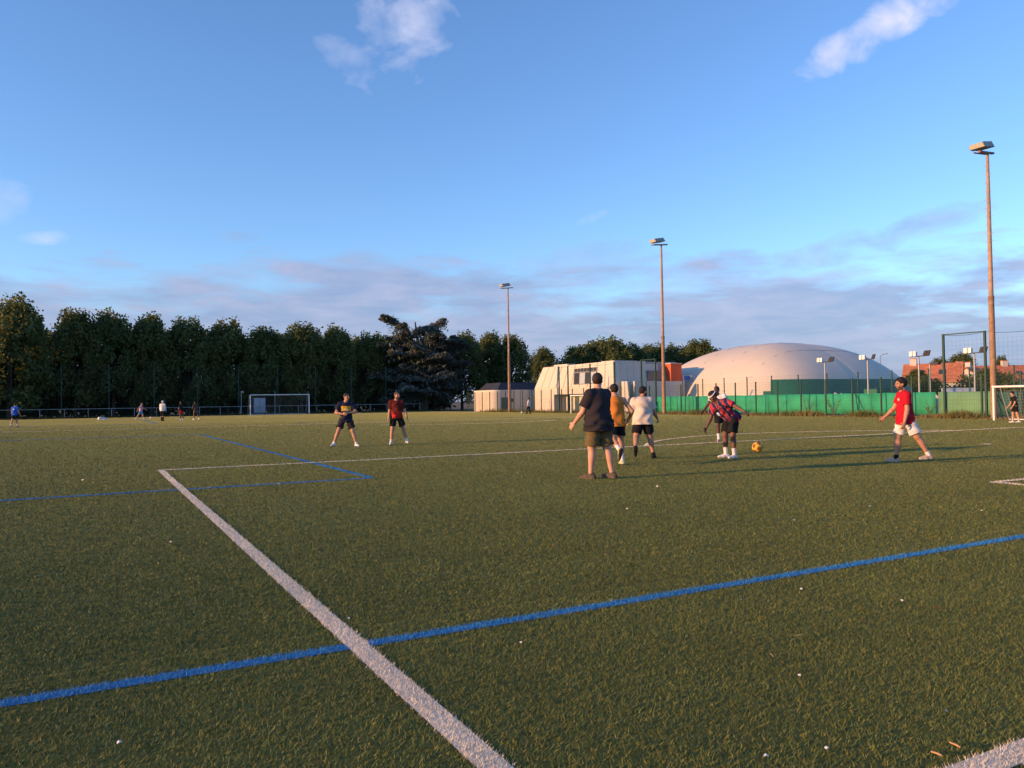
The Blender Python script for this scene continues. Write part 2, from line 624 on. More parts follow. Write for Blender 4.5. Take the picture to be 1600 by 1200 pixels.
M_ORANGE = mat('orange_red_render', (0.62, 0.115, 0.045), 0.75, 0.08, 1.0)
M_DOME = mat('dome_membrane', (0.62, 0.55, 0.44), 0.55, 0.05, 0.35, 0.12, 0.8)
M_DOME_SKIRT = mat('dome_green_skirt', (0.022, 0.135, 0.090), 0.6, 0.12, 0.5)
M_SCREEN = mat('green_windscreen', (0.024, 0.32, 0.165), 0.7, 0.24, 0.9, 0.2, 2.0)
M_SCREEN2 = mat('faded_green_windscreen', (0.14, 0.30, 0.16), 0.8, 0.15, 0.9, 0.2, 2.0)
M_SCREEN3 = mat('dark_green_windscreen', (0.035, 0.115, 0.095), 0.8, 0.15, 0.9, 0.2, 2.0)
M_TILE = mat('clay_roof_tiles', (0.46, 0.165, 0.085), 0.85, 0.3, 1.6, 0.5, 5.0)
M_RENDER = mat('house_render', (0.52, 0.49, 0.44), 0.9, 0.1, 0.6)
M_RENDER2 = mat('grey_gable_render', (0.40, 0.40, 0.41), 0.9, 0.1, 0.6)
M_BARK = mat('bark', (0.085, 0.070, 0.052), 0.95, 0.35, 3.0, 0.6, 12.0)
M_SHED = mat('pale_metal_sheet', (0.40, 0.46, 0.53), 0.5, 0.1, 3.0)
M_BANNER = mat('pale_blue_banner', (0.42, 0.52, 0.66), 0.7, 0.25, 2.2)
M_BLUEFLAG = mat('blue_banner', (0.03, 0.10, 0.42), 0.7, 0.15, 2.0)


def leaf_mat(name, c0, c1, trans=0.4):
    m_ = bpy.data.materials.new(name)
    m_.use_nodes = True
    t = NT(m_.node_tree)
    b = t.N['Principled BSDF']
    out = t.N['Material Output']
    v = t.n('ShaderNodeTexCoord').outputs['Object']
    oi = t.n('ShaderNodeObjectInfo').outputs['Random']
    f = t.m('ADD', t.ramp(t.noise(v, 1.3, 4, 0.7), [(0.3, 0.0), (0.7, 0.8)]), t.m('MULTIPLY', oi, 0.35), clamp=True)
    c_ = t.mix(f, c0, c1)
    t.L.new(c_, b.inputs['Base Color'])
    b.inputs['Roughness'].default_value = 0.6
    b.inputs['Specular IOR Level'].default_value = 0.25
    tr = t.n('ShaderNodeBsdfTranslucent')
    t.L.new(t.mix(0.5, c_, (0.30, 0.26, 0.05)), tr.inputs['Color'])
    mx = t.n('ShaderNodeMixShader')
    mx.inputs[0].default_value = trans
    t.L.new(b.outputs[0], mx.inputs[1])
    t.L.new(tr.outputs[0], mx.inputs[2])
    t.L.new(mx.outputs[0], out.inputs[0])
    return m_


M_LEAF = leaf_mat('plane_tree_leaf', (0.060, 0.115, 0.048), (0.135, 0.158, 0.050))
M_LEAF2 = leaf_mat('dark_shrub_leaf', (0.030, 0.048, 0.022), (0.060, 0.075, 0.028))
M_CEDAR = leaf_mat('cedar_needles', (0.085, 0.125, 0.120), (0.165, 0.185, 0.155), 0.12)
M_WEED = leaf_mat('dry_weed', (0.20, 0.16, 0.065), (0.30, 0.22, 0.085), 0.2)
M_WEEDG = leaf_mat('green_weed', (0.09, 0.11, 0.035), (0.19, 0.18, 0.055), 0.25)


# ------------------------------------------------------------------ fences
def wires(segs_h, segs_v, rad):
    """thin triangular wires as one mesh; segs: (a, b) point pairs"""
    m_ = MB()
    for a, b in list(segs_h)+list(segs_v):
        a, b = Vector(a), Vector(b)
        d = (b-a).normalized()
        x = d.cross(Vector((0.3, 0.2, 0.93))).normalized()*rad
        y = d.cross(x).normalized()*rad
        p = [a+x, a-x*0.5+y*0.87, a-x*0.5-y*0.87, b+x, b-x*0.5+y*0.87, b-x*0.5-y*0.87]
        m_.add(p, [(0, 1, 4, 3), (1, 2, 5, 4), (2, 0, 3, 5)])
    return m_


def mesh_fence(name, label, p0, p1, hgt, step, post_w, pm, wm, dz, dx, rad, cat='fence', top_bar=False, z0=0.05, group=None):
    p0, p1 = Vector((*p0, 0)), Vector((*p1, 0))
    ln = (p1-p0).length
    d = (p1-p0)/ln
    root = empty(name, p0)
    n = max(1, round(ln/step))
    pm_mesh = MB().box(-post_w/2, post_w/2, -post_w/2, post_w/2, -0.03, hgt+0.05).mesh('post')
    for i in range(n+1):
        o = link('post', pm_mesh, root, pm)
        o.location = d*(ln*i/n)
    hs = [((0, 0, z), tuple(d*ln)[:2]+(z,)) for z in np.arange(z0, hgt+0.001, dz)]
    vs_ = [(tuple(d*t)[:2]+(z0,), tuple(d*t)[:2]+(hgt,)) for t in np.arange(dx/2, ln, dx)]
    o = wires(hs, vs_, rad).build('wire_mesh', wm, root)
    o['kind'] = 'stuff'
    if top_bar:
        MB().bar((0, 0, hgt+0.02), tuple(d*ln)[:2]+(hgt+0.02,), 0.05, 0.05).build('top_rail', pm, root)
    tag(root, label, cat, group)
    return root


FX = 22.3
mesh_fence('pitch_fence', 'dark green welded mesh fence along the weedy side of the pitch', (FX, 14.0), (FX, 92.0), 2.45, 2.13, 0.075, M_GREEN_METAL, M_WIRE, 0.20, 0.10, 0.0035)
# tall ball-stop frames behind the two side goals
for k, (va, vb, lab) in enumerate([(14.0, 26.6, 'tall green ball-stop net behind the cream goal with the keeper'), (ray_at(1025, 0, FX-0.15)[1], ray_at(874, 0, FX-0.15)[1], 'tall green ball-stop net in front of the white angular building')]):
    root = empty('ball_stop_net', (FX-0.15, va, 0))
    hh = 4.85
    ys = [0.0, 6.6, 10.2, 12.6] if k == 0 else [0.0] + [ray_at(px, 0, FX-0.15)[1]-va for px in (1003, 961, 922.7, 888, 874)]
    pme = MB().box(-0.055, 0.055, -0.055, 0.055, -0.03, hh).mesh('post')
    for y_ in ys:
        o = link('post', pme, root, M_GREEN_METAL)
        o.location = (0, y_, 0)
    fr = (ys[-2], ys[-1]) if k == 0 else (ys[0], ys[1])
    MB().bar((0, fr[0], hh-0.04), (0, fr[1], hh-0.04), 0.06).build('top_bar', M_GREEN_METAL, root)
    cab = MB()
    for y0, y1 in zip(ys[:-1], ys[1:]):
        cab.tube([(0, y0+(y1-y0)*t, hh-0.06-0.28*4*t*(1-t)*(y1-y0)/7) for t in np.linspace(0, 1, 7)], 0.012, 5)
    cab.build('top_cable', M_GREEN_METAL, root)
    hs = [((0.02, 0, z), (0.02, ys[-1], z)) for z in np.arange(0.3, hh-0.3, 0.24)]
    vv = [((0.02, t, 0.1), (0.02, t, hh-0.35)) for t in np.arange(0.1, ys[-1], 0.24)]
    wires(hs, vv, 0.003).build('net', M_DARKNET, root)['kind'] = 'stuff'
    tag(root, lab, 'net', 'ball-stop nets beside the pitch')

# tennis court fence with windscreen sheets, behind the pitch fence
TX = 25.2
root = mesh_fence('court_fence', 'taller green court fence hung with plastic windscreen sheets', (TX, 14.0), (TX, 66.0), 2.95, 2.6, 0.06, M_GREEN_METAL, M_WIRE, 0.24, 0.16, 0.003)


def screen(v0, v1, top, m_, seed):
    r_ = random.Random(seed)
    n = max(3, int((v1-v0)/0.5))
    vs_, fs = [], []
    for i in range(n+1):
        y_ = v0+(v1-v0)*i/n
        for j, z in enumerate((0.10, top*0.35, top*0.7, top)):
            vs_.append((-0.05-0.03*math.sin(i*1.3+j)-r_.uniform(0, 0.03), y_, z+(r_.uniform(-0.02, 0.015) if j == 3 else 0)))
    for i in range(n):
        for j in range(3):
            a = i*4+j
            fs.append((a, a+4, a+5, a+1))
    o = MB().add(vs_, fs, 0, True).build('windscreen', m_, root)
    md = o.modifiers.new('thick', 'SOLIDIFY')
    md.thickness = 0.004
    return o


v_a = ray_at(1027, 0, TX)[1]-14
v_b = ray_at(1464, 0, TX)[1]-14
v_c = ray_at(1562, 0, TX)[1]-14
TOPZ = height_at(1232, 616.5, TX, ray_at(1232, 0, TX)[1])
edges = np.linspace(v_a, v_b, 7)
for i in range(6):
    screen(edges[i+1]+0.02, edges[i]-0.02, TOPZ, M_SCREEN, i)
screen(v_c+0.05, v_b-0.12, TOPZ*1.0, M_SCREEN2, 31)['label'] = 'faded pale green windscreen sheet'
screen(0.2, v_c, TOPZ*0.97, M_SCREEN3, 32)['label'] = 'dark green windscreen sheet'
for px in (1330, 1548):
    y_ = ray_at(px, 0, TX-0.5)[1]-14
    MB().bar((-0.06, y_, TOPZ), (-0.9, y_-0.9, 0.0), 0.05).build('diagonal_brace', M_GREEN_METAL, root)

# far end: handrail, tall net posts, net poles and cabinet
HY = 103.6
root = empty('pitch_handrail', (-46, HY, 0))
pme = MB().tube([(0, 0, -0.03), (0, 0, 1.08)], 0.03, 8).mesh('post')
for i in range(28):
    o = link('post', pme, root, M_GALV)
    o.location = (i*2.45, 0, 0)
MB().tube([(0, 0, 1.08), (66.2, 0, 1.08)], 0.032, 8).build('rail', M_GALV, root)
wires([((0, 0, z), (66, 0, z)) for z in np.arange(0.08, 1.0, 0.1)], [((t, 0, 0.05), (t, 0, 1.0)) for t in np.arange(0.1, 66, 0.16)], 0.004).build('infill_mesh', M_WIRE, root)['kind'] = 'stuff'
tag(root, 'low galvanised handrail with mesh infill behind the far goal line', 'handrail')

root = empty('end_ball_stop_net', (-45, 105.3, 0))
pme = MB().box(-0.05, 0.05, -0.05, 0.05, -0.03, 6.4).mesh('post')
nps = 14
xs0 = ray_at(241, 1, 105.3)[0]+45
stp = (ray_at(493, 1, 105.3)[0]-ray_at(241, 1, 105.3)[0])/4
for i in range(-4, 9):
    o = link('post', pme, root, M_GREEN_METAL)
    o.location = (xs0+stp*i, 0, 0)
x_l, x_r = xs0-4*stp, xs0+8*stp
wires([((x_l, 0, z), (x_r, 0, z)) for z in np.arange(0.2, 6.3, 0.3)], [((t, 0, 0.1), (t, 0, 6.3)) for t in np.arange(x_l+0.1, x_r, 0.3)], 0.004).build('net', M_DARKNET, root)['kind'] = 'stuff'
tag(root, 'tall thin dark ball-stop net in front of the plane tree row', 'net')

for px, yy in ((377, 104.4), (429.7, 103.1), (481.7, 103.1)):
    p_ = ray_at(px, 1, yy)
    root = empty('net_pole', (p_[0], yy, 0))
    MB().tube([(0, 0, -0.03), (0, 0, 2.95)], [0.04, 0.035], 8).build('pole', M_GALV, root)
    if px < 400:
        MB().box(-0.05, 0.28, -0.1, 0.1, 2.85, 3.05).build('head', M_GALV, root)
        tag(root, 'thin grey pole with a small box head left of the far goal', 'pole')
    else:
        MB().bar((0, 0, 2.93), (0, -0.25, 2.93), 0.04).build('hook', M_GALV, root)
        tag(root, 'thin grey net pole standing behind the far goal', 'pole', 'net poles behind the far goal')

p0 = ray_at(397, 1, 106.5)
p1 = ray_at(414.5, 1, 106.5)
root = empty('metal_cabinet', ((p0[0]+p1[0])/2, 106.5, 0))
wd = p1[0]-p0[0]
for s in (-1, 1):
    MB().box(min(0.03*s, wd/2*s), max(0.03*s, wd/2*s), -0.03, 0.0, 0.05, 2.1).build('door', M_SHED, root)
MB().box(-wd/2, wd/2, 0.002, 0.9, 0, 2.12).build('body', mat('cabinet_body', (0.18, 0.21, 0.25), 0.6), root)
MB().box(-wd/2-0.05, wd/2+0.05, -0.06, 0.95, 2.12, 2.18).build('roof', M_SHED, root)
tag(root, 'pale blue grey metal cabinet seen through the far goal', 'cabinet')


# ------------------------------------------------------------------ goals
def goal(name, label, origin, axis, depth_dir, width, hgt, depth, rad, pm, back='slope', net=True):
    """origin: foot of one post; axis: unit vector to the other post; depth_dir: towards the net"""
    a = Vector((*axis, 0))
    b = Vector((*depth_dir, 0))
    root = empty(name, (*origin, 0))
    up = Vector((0, 0, 1))
    for s in (0, 1):
        MB().tube([a*width*s-up*0.03, a*width*s+up*(hgt+rad*2)], rad, 12).build('post', pm, root)
    MB().tube([up*(hgt+rad)-a*rad, a*width+up*(hgt+rad)+a*rad], rad*0.98, 12).build('crossbar', pm, root)
    td = depth*0.45
    for s in (0, 1):
        m_ = MB().tube([a*width*s+up*(hgt+rad), a*width*s+up*(hgt+rad)+b*td], rad*0.5, 8)
        m_.tube([a*width*s+up*(hgt+rad)+b*td, a*width*s+b*depth+up*0.02], rad*0.5, 8)
        m_.build('net_support', M_GALV, root)
    MB().tube([b*depth+up*0.03, a*width+b*depth+up*0.03], rad*0.5, 8).build('ground_bar', pm, root)
    if net:
        A = []
        st = 0.16 if hgt > 2.2 else 0.14
        def sag(p, amt):
            return p-up*amt
        n = int(width/st)
        for i in range(n+1):
            t = width*i/n
            s_ = 0.10*math.sin(math.pi*i/n)
            A.append((a*t+up*(hgt+rad), a*t+b*td+up*(hgt+rad-s_)))
            A.append((a*t+b*td+up*(hgt+rad-s_), a*t+b*(depth-s_)+up*0.03))
        m2 = int(hgt/st)
        for j in range(1, m2):
            f = j/m2
            A.append((b*(td+(depth-td)*f)+up*(hgt*(1-f)), a*width+b*(td+(depth-td)*f)+up*(hgt*(1-f))))
        for s in (0, 1):
            for j in range(m2):
                f = j/m2
                A.append((a*width*s+up*(hgt*f+0.03), a*width*s+b*(depth-(depth-td)*f)+up*(hgt*f+0.03)))
        wires(A, [], 0.0035).build('net', M_NETCORD, root)['kind'] = 'stuff'
    tag(root, label, 'goal')
    return root


goal('goal', 'white full size goal in front of the dark plane tree row', (-3.66, L), (1, 0), (0, 1), 7.32, 2.44, 1.9, 0.06, M_GOAL)
gx = 19.4
gp = ray_at(1552.5, 0, gx)
GH = height_at(1552, 606, gx, gp[1])
goal('goal', 'cream white goal guarded by the black dressed keeper', (gx, gp[1]), (0, -1), (1, 0), 6.0, GH, 1.3, 0.055, M_GOAL)
gx2 = 20.6
gp2 = ray_at(892, 0, gx2)
gp3 = ray_at(960, 0, gx2)
GH2 = height_at(892, 619, gx2, gp2[1])
g2 = goal('goal', 'small white goal with sagging net before the angular building', (gx2, gp2[1]), (0, -1), (1, 0), gp2[1]-gp3[1], GH2, 1.3, 0.055, M_GOAL)
A = []
for k in range(5):
    A.append(((0.1, -1.6-0.3*k, GH2-0.1), (1.1, -3.2-0.5*k, 0.1)))
wires(A, [], 0.02).build('gathered_net', M_NETCORD, g2)


# ------------------------------------------------------------------ floodlight masts
def mast(px, label):
    p_ = ray_at(px, 0, 21.85)
    root = empty('floodlight_mast', (p_[0], p_[1], 0))
    MB().tube([(0, 0, -0.05), (0, 0, 3.0), (0, 0, 6.6)], [0.165, 0.155, 0.14], 14).build('lower_section', M_RUST, root)
    MB().tube([(0, 0, 6.6), (0, 0, 11.0), (0, 0, 14.5)], [0.118, 0.10, 0.075], 14).build('upper_section', M_RUST2, root)
    MB().tube([(0, 0, 6.52), (0, 0, 6.68)], 0.15, 14).build('collar', M_RUST, root)
    pg = MB().bar((0, -0.22, 0), (0, 0.22, 0), 0.02).mesh('step_peg')
    for i in range(16):
        o = link('step_peg', pg, root, M_RUST2)
        o.location = (0, 0, 6.9+i*0.46)
    MB().bar((-0.95, -0.12, 14.42), (0.75, 0.12, 14.62), 0.13, 0.10).build('crossarm', M_RUST, root)
    MB().bar((-0.95, 0.18, 14.44), (0.75, 0.42, 14.64), 0.06, 0.06).build('crossarm', M_RUST, root)
    for i in range(3):
        f = MB()
        c = Vector((-0.62+0.36*i, 0.05+0.05*i, 14.72+0.07*i))
        f.hexa([c+Vector(q) for q in ((-0.2, -0.42, -0.05), (0.16, -0.42, -0.05), (0.16, 0.42, -0.05), (-0.2, 0.42, -0.05), (-0.34, -0.36, 0.18), (-0.05, -0.36, 0.26), (-0.05, 0.36, 0.26), (-0.34, 0.36, 0.18))])
        fo = f.build('floodlight', M_LAMP, root)
        g_ = MB()
        g_.hexa([c+Vector(q) for q in ((-0.215, -0.38, -0.045), (-0.20, -0.38, -0.055), (-0.20, 0.38, -0.055), (-0.215, 0.38, -0.045), (-0.352, -0.33, 0.165), (-0.337, -0.33, 0.175), (-0.337, 0.33, 0.175), (-0.352, 0.33, 0.165))])
        g_.build('lens', M_LENS, fo)
    tag(root, label, 'floodlight', 'rust brown floodlight masts along the pitch')
    return root


mast(1553, 'rust brown floodlight mast behind the cream goal')
mast(1037.5, 'rust brown floodlight mast beside the orange red tower block')
mast(796, 'rust brown floodlight mast before the low building with rounded end')


def court_light(px, py_top, depth_x, label, double=False):
    p_ = ray_at(px, 0, depth_x)
    zt = height_at(px, py_top+4, p_[0], p_[1])
    root = empty('court_light', (p_[0], p_[1], 0))
    MB().tube([(0, 0, -0.05), (0, 0, zt)], [0.07, 0.055], 10).build('pole', M_GALV, root)
    MB().bar((-0.1, 0.42, zt+0.02), (-0.1, -0.62, zt+0.02), 0.06).build('crossarm', M_DARKPART, root)
    for i in range(2):
        lamp = MB().hexa([Vector((-0.12, 0.10+0.28*i, zt+0.2))+Vector(q)*0.72 for q in ((-0.32, -0.15, -0.25), (-0.1, -0.15, -0.3), (-0.1, 0.15, -0.3), (-0.32, 0.15, -0.25), (-0.3, -0.15, 0.22), (0.0, -0.13, 0.12), (0.0, 0.13, 0.12), (-0.3, 0.15, 0.22))])
        lamp.build('lamp', M_GOAL, root)
    for i in range(1+double):
        lamp = MB().hexa([Vector((0.0, -0.42-0.22*i, zt+0.2))+Vector(q)*0.8 for q in ((-0.05, -0.14, -0.25), (0.12, -0.14, -0.22), (0.12, 0.14, -0.22), (-0.05, 0.14, -0.25), (0.2, -0.16, 0.18), (0.32, -0.16, 0.26), (0.32, 0.16, 0.26), (0.2, 0.16, 0.18))])
        lamp.build('lamp', M_DARKPART, root)
    tag(root, label, 'court light', 'tennis court lights')


court_light(1290, 562, 31.0, 'pale court light pole before the dark green skirt of the dome', True)
court_light(1357, 558, 31.0, 'pale court light pole near the right end of the dome')
court_light(1437, 553, 30.0, 'pale court light pole beside the first tall net post', True)
court_light(1524, 548, 29.0, 'tall pale court light pole before the tiled houses', True)
p_ = ray_at(1454, 0, 33.0)
root = empty('lamp_post', (p_[0], p_[1], 0))
zt = height_at(1454, 568, p_[0], p_[1])
MB().tube([(0, 0, -0.05), (0, 0, zt)], [0.06, 0.05], 10).build('pole', M_GALV, root)
MB().hexa([Vector((0.15, -0.3, zt))+Vector(q) for q in ((-0.2, -0.35, -0.1), (0.2, -0.35, -0.1), (0.2, 0.35, -0.1), (-0.2, 0.35, -0.1), (-0.15, -0.35, 0.08), (0.2, -0.35, 0.02), (0.2, 0.35, 0.02), (-0.15, 0.35, 0.08))]).build('lamp', M_DARKPART, root)
tag(root, 'slim pale pole with one dark lamp before the tiled house', 'court light')
p_ = ray_at(1377, 1, 95.0)
root = empty('street_lamp', (p_[0], p_[1], 0))
zt = height_at(1377, 557, p_[0], p_[1])
MB().tube([(0, 0, 0), (0, 0, zt)], [0.09, 0.06], 8).build('pole', M_FRAME, root)
MB().tube([(0, 0, zt), (0.5, -0.1, zt+0.35), (1.1, -0.3, zt+0.5)], 0.05, 8).build('arm', M_FRAME, root)
MB().hexa([Vector((1.3, -0.35, zt+0.5))+Vector(q) for q in ((-0.3, -0.12, -0.06), (0.3, -0.12, -0.06), (0.3, 0.12, -0.06), (-0.3, 0.12, -0.06), (-0.25, -0.08, 0.06), (0.2, -0.08, 0.06), (0.2, 0.08, 0.06), (-0.25, 0.08, 0.06))]).build('lamp', M_FRAME, root)
tag(root, 'grey curved street lamp rising behind the white dome', 'street lamp')

# ------------------------------------------------------------------ the angular white building
BX = 28.0
vN = ray_at(960.5, 0, BX)[1]            # corner next to the dome
vF = ray_at(836, 0, BX)[1]              # far end by the low wing
RZ = height_at(960.5, 564, BX+0.9, vN+0.3)
BZ = height_at(850, 607.5, BX, vF)
uR = ray_at(1066, 1, vN)[0]
bld = empty('sports_hall', (BX, vN, 0))
D = vF-vN
W = uR-BX
print('building', vN, vF, RZ, BZ, uR, D, W)
bat = 0.18                              # how far the upper walls lean back
# lower storey with a recess
rc0, rc1 = D*0.22, D*0.73
m_ = MB()
m_.box(0.0, W, 0.0, rc0, 0, BZ)
m_.box(0.0, W, rc1, D, 0, BZ)
m_.box(1.6, W, rc0+0.001, rc1-0.001, 0, BZ)
m_.box(0.0, 1.599, rc0+0.002, rc1-0.002, 2.0, BZ-0.003)
m_.build('lower_wall', M_CLAD, bld)
dm = MB().box(-0.03, 0.03, -0.42, 0.42, 0.02, 1.95).mesh('door')
for y_ in np.linspace(rc0+1.0, rc1-1.0, 5):
    o = link('door', dm, bld, M_TEAL)
    o.location = (1.56, float(y_), 0)
# upper storey: backing volume and leaning cladding panels
A0, A1 = (0.05, 0.05), (W-0.5, D-0.05)
top = [(bat+0.05, 0.35), (W-0.5, 0.35), (W-0.5, D-1.9), (bat+0.05, D-1.9)]
m_ = MB().hexa([(0.05, 0.05, BZ), (W-0.5, 0.05, BZ), (W-0.5, D-0.05, BZ), (0.05, D-0.05, BZ)]+[(x, y, RZ-0.05) for x, y in top])
m_.build('upper_wall', M_CLAD_IN, bld)


def lerp(a, b, t):
    return Vector(a)*(1-t)+Vector(b)*t


def panel_row(b0, b1, t0, t1, n, out, name='cladding_panel', skip=()):
    """n flat panels between bottom edge b0-b1 and top edge t0-t1, standing proud along out"""
    out = Vector(out)
    for i in range(n):
        if i in skip:
            continue
        a, b = (i+0.0028*n)/n, (i+1-0.0028*n)/n
        q = [lerp(b0, b1, a), lerp(b0, b1, b), lerp(t0, t1, b), lerp(t0, t1, a)]
        p = MB().hexa([q[0]+out*0.01, q[1]+out*0.01, q[1]+out*0.07, q[0]+out*0.07, q[3]+out*0.01, q[2]+out*0.01, q[2]+out*0.07, q[3]+out*0.07])
        p.build(name, M_CLAD, bld)


panel_row((0, 0.0, BZ), (0, D, BZ), (bat, 0.3, RZ), (bat, D-1.9, RZ-0.12), 10, (-1, 0, 0.15))
panel_row((0.02, 0, BZ), (W*0.47, 0, BZ), (bat, 0.3, RZ), (W*0.47, 0.3, RZ), 5, (0, -1, 0.05))
panel_row((W*0.47+0.02, 0.02, BZ), (W-1.5, 0.02, BZ), (W*0.47+0.02, 0.32, RZ-0.3), (W-1.5, 0.32, RZ-0.3), 4, (0, -1, 0.05), skip=(2,))
# parapet steps
MB().box(bat+0.1, bat+3.2, 0.4, D*0.16, RZ-0.04, RZ+0.06).build('parapet', M_CLAD, bld)
MB().box(bat+1.2, bat+2.2, D*0.66, D*0.86, RZ-0.06, RZ+0.22).build('roof_unit', M_CLAD, bld)
# leaning window in the sunlit wall
def on_slope(y, f, o_):
    return Vector((bat*f, y, BZ+(RZ-BZ)*f))+Vector((-1, 0, 0.15))*o_


def slope_slab(y0, y1, f0, f1, o0, o1):
    return [on_slope(y0, f0, o0), on_slope(y1, f0, o0), on_slope(y1, f0, o1), on_slope(y0, f0, o1), on_slope(y0, f1, o0), on_slope(y1, f1, o0), on_slope(y1, f1, o1), on_slope(y0, f1, o1)]


wy0, wy1 = ray_at(940, 0, BX+0.6)[1]-vN, ray_at(905, 0, BX+0.6)[1]-vN
win = MB().hexa(slope_slab(wy0-0.1, wy1+0.1, 0.10, 0.80, 0.072, 0.12)).build('window', M_FRAME, bld)
n = 4
for i in range(n):
    a, b = wy0+(wy1-wy0)*(i+0.04)/n, wy0+(wy1-wy0)*(i+0.96)/n
    MB().hexa(slope_slab(a, b, 0.13, 0.60, 0.121, 0.13)).build('pane', M_GLASS if i % 2 else M_SHED, win)
for i in range(7):
    a, b = wy0+(wy1-wy0)*(i+0.08)/7, wy0+(wy1-wy0)*(i+0.92)/7
    MB().hexa(slope_slab(a, b, 0.65, 0.78, 0.121, 0.13)).build('pane', M_GLASS, win)
# shaded-side window, terrace wall and fins
wx0, wx1 = ray_at(1012, 1, vN)[0]-BX, ray_at(1036, 1, vN)[0]-BX
zw0 = height_at(1022, 594, BX+wx0, vN)
zw1 = height_at(1022, 579, BX+wx0, vN)
win = MB().box(wx0, wx1, -0.13, 0.10, zw0, zw1).build('window', M_FRAME, bld)
for i in range(4):
    a = wx0+(wx1-wx0)*(i+0.08)/4
    MB().box(a, a+(wx1-wx0)*0.21, -0.14, -0.131, zw0+0.08, zw1-0.1).build('pane', M_GLASS, win)
tx0 = ray_at(992, 1, vN-1.6)[0]-BX
tz = height_at(1010, 595.5, BX+tx0, vN-1.6)
MB().box(tx0, W-1.0, -1.6, -1.35, 0, tz).build('terrace_wall', M_CLAD, bld)
for px0, px1, zt_, yy in ((984.5, 992, tz, -1.75), (965, 972, height_at(968, 617, BX+1, vN-2.6), -2.6)):
    x0, x1 = ray_at(px0, 1, vN+yy)[0]-BX, ray_at(px1, 1, vN+yy)[0]-BX
    MB().hexa([(x0, yy, 0), (x0+0.25, yy, 0), (x0+0.25, yy+1.5, 0), (x0, yy+1.5, 0), (x0+0.02, yy+0.5, zt_), (x0+0.27, yy+0.5, zt_), (x0+0.27, yy+1.5, zt_), (x0+0.02, yy+1.5, zt_)]).build('fin_wall', M_CLAD, bld)
# orange red tower block
ox = ray_at(1049, 1, vN-0.8)[0]-BX
ox1 = ray_at(1066, 1, vN-0.8)[0]-BX
oy = (ray_at(1040, 0, BX+ox)[1]-vN)
zo = height_at(1049, 568, BX+ox, vN-0.8)
tw = MB().box(ox, ox1, -0.8, max(oy, 0.6), 0, zo).build('orange_tower', M_ORANGE, bld)
tw['label'] = 'orange red rendered tower block'
MB().box(ox-0.03, ox1+0.03, -0.83, max(oy, 0.6)+0.03, zo+0.002, zo+0.06).build('coping', M_CLAD, tw)
tag(bld, 'angular white clad sports hall with leaning walls and orange red tower', 'building')

# low wing with rounded end and dark roof
vW = vF+1.2
wx0, wx1 = ray_at(771, 1, vW)[0], BX+W-0.5
wing = empty('low_wing', (wx0, vW, 0))
LZ = height_at(812, 609, wx0+4, vW)
Ln = wx1-wx0
rr = 1.1
pts = [(Ln, 0), (Ln, 7), (rr, 7), (0.3, 6.2)]+[(rr-rr*math.cos(t), rr-rr*math.sin(t)) for t in np.linspace(0.0, math.pi/2, 9)]
pts = pts[::-1]
n = len(pts)
MB().add([(x, y, 0) for x, y in pts]+[(x, y, LZ) for x, y in pts], [tuple(reversed(range(n))), tuple(range(n, 2*n))]+[(i, (i+1) % n, (i+1) % n+n, i+n) for i in range(n)]).build('wall', M_CLAD, wing)
xa, xb = ray_at(783, 1, vW)[0]-wx0, ray_at(793, 1, vW)[0]-wx0
MB().box(max(xa, rr), max(xb, rr+0.9), -0.05, 0.02, 0.02, 1.75).build('door', M_TEAL, wing)
for x_ in np.arange(rr+1.4, Ln-0.5, 1.3):
    MB().box(x_, x_+0.05, -0.025, -0.002, 0.05, LZ-0.05).build('joint_cover', M_FRAME, wing)
MB().hexa([(0.9, 0.7, LZ+0.003), (Ln-0.1, 0.7, LZ+0.003), (Ln-0.1, 6.9, LZ+0.003), (1.2, 6.9, LZ+0.003), (1.9, 1.6, LZ+0.95), (Ln-0.1, 1.6, LZ+0.95), (Ln-0.1, 6.0, LZ+0.95), (2.0, 6.0, LZ+0.95)]).build('roof', M_ROOFDARK, wing)
MB().box(max(xb, rr+0.9)+0.5, max(xb, rr+0.9)+0.7, -0.16, 0.0, 1.2, 1.6).build('meter_box', M_DARKPART, wing)
tag(wing, 'low pale building with rounded end, teal door and dark roof', 'building')

# blue banner on a rail between tower and dome
p_ = ray_at(1075, 1, vN-1.0)
root = empty('court_banner', (p_[0], vN-1.0, 0))
zb = height_at(1075, 590, p_[0], vN-1.0)
for x_ in (-0.55, 0.75):
    MB().bar((x_, 0, 0), (x_, 0, zb+0.25), 0.06).build('post', M_GALV, root)
MB().box(-0.5, 0.3, -0.05, -0.035, zb-0.3, zb+0.2).build('sheet', M_BLUEFLAG, root)
MB().box(-0.5, 0.72, -0.03, 0.03, zb+0.13, zb+0.22).build('rail', M_GOAL, root)
tag(root, 'small blue banner on a rail beside the orange red tower', 'banner')

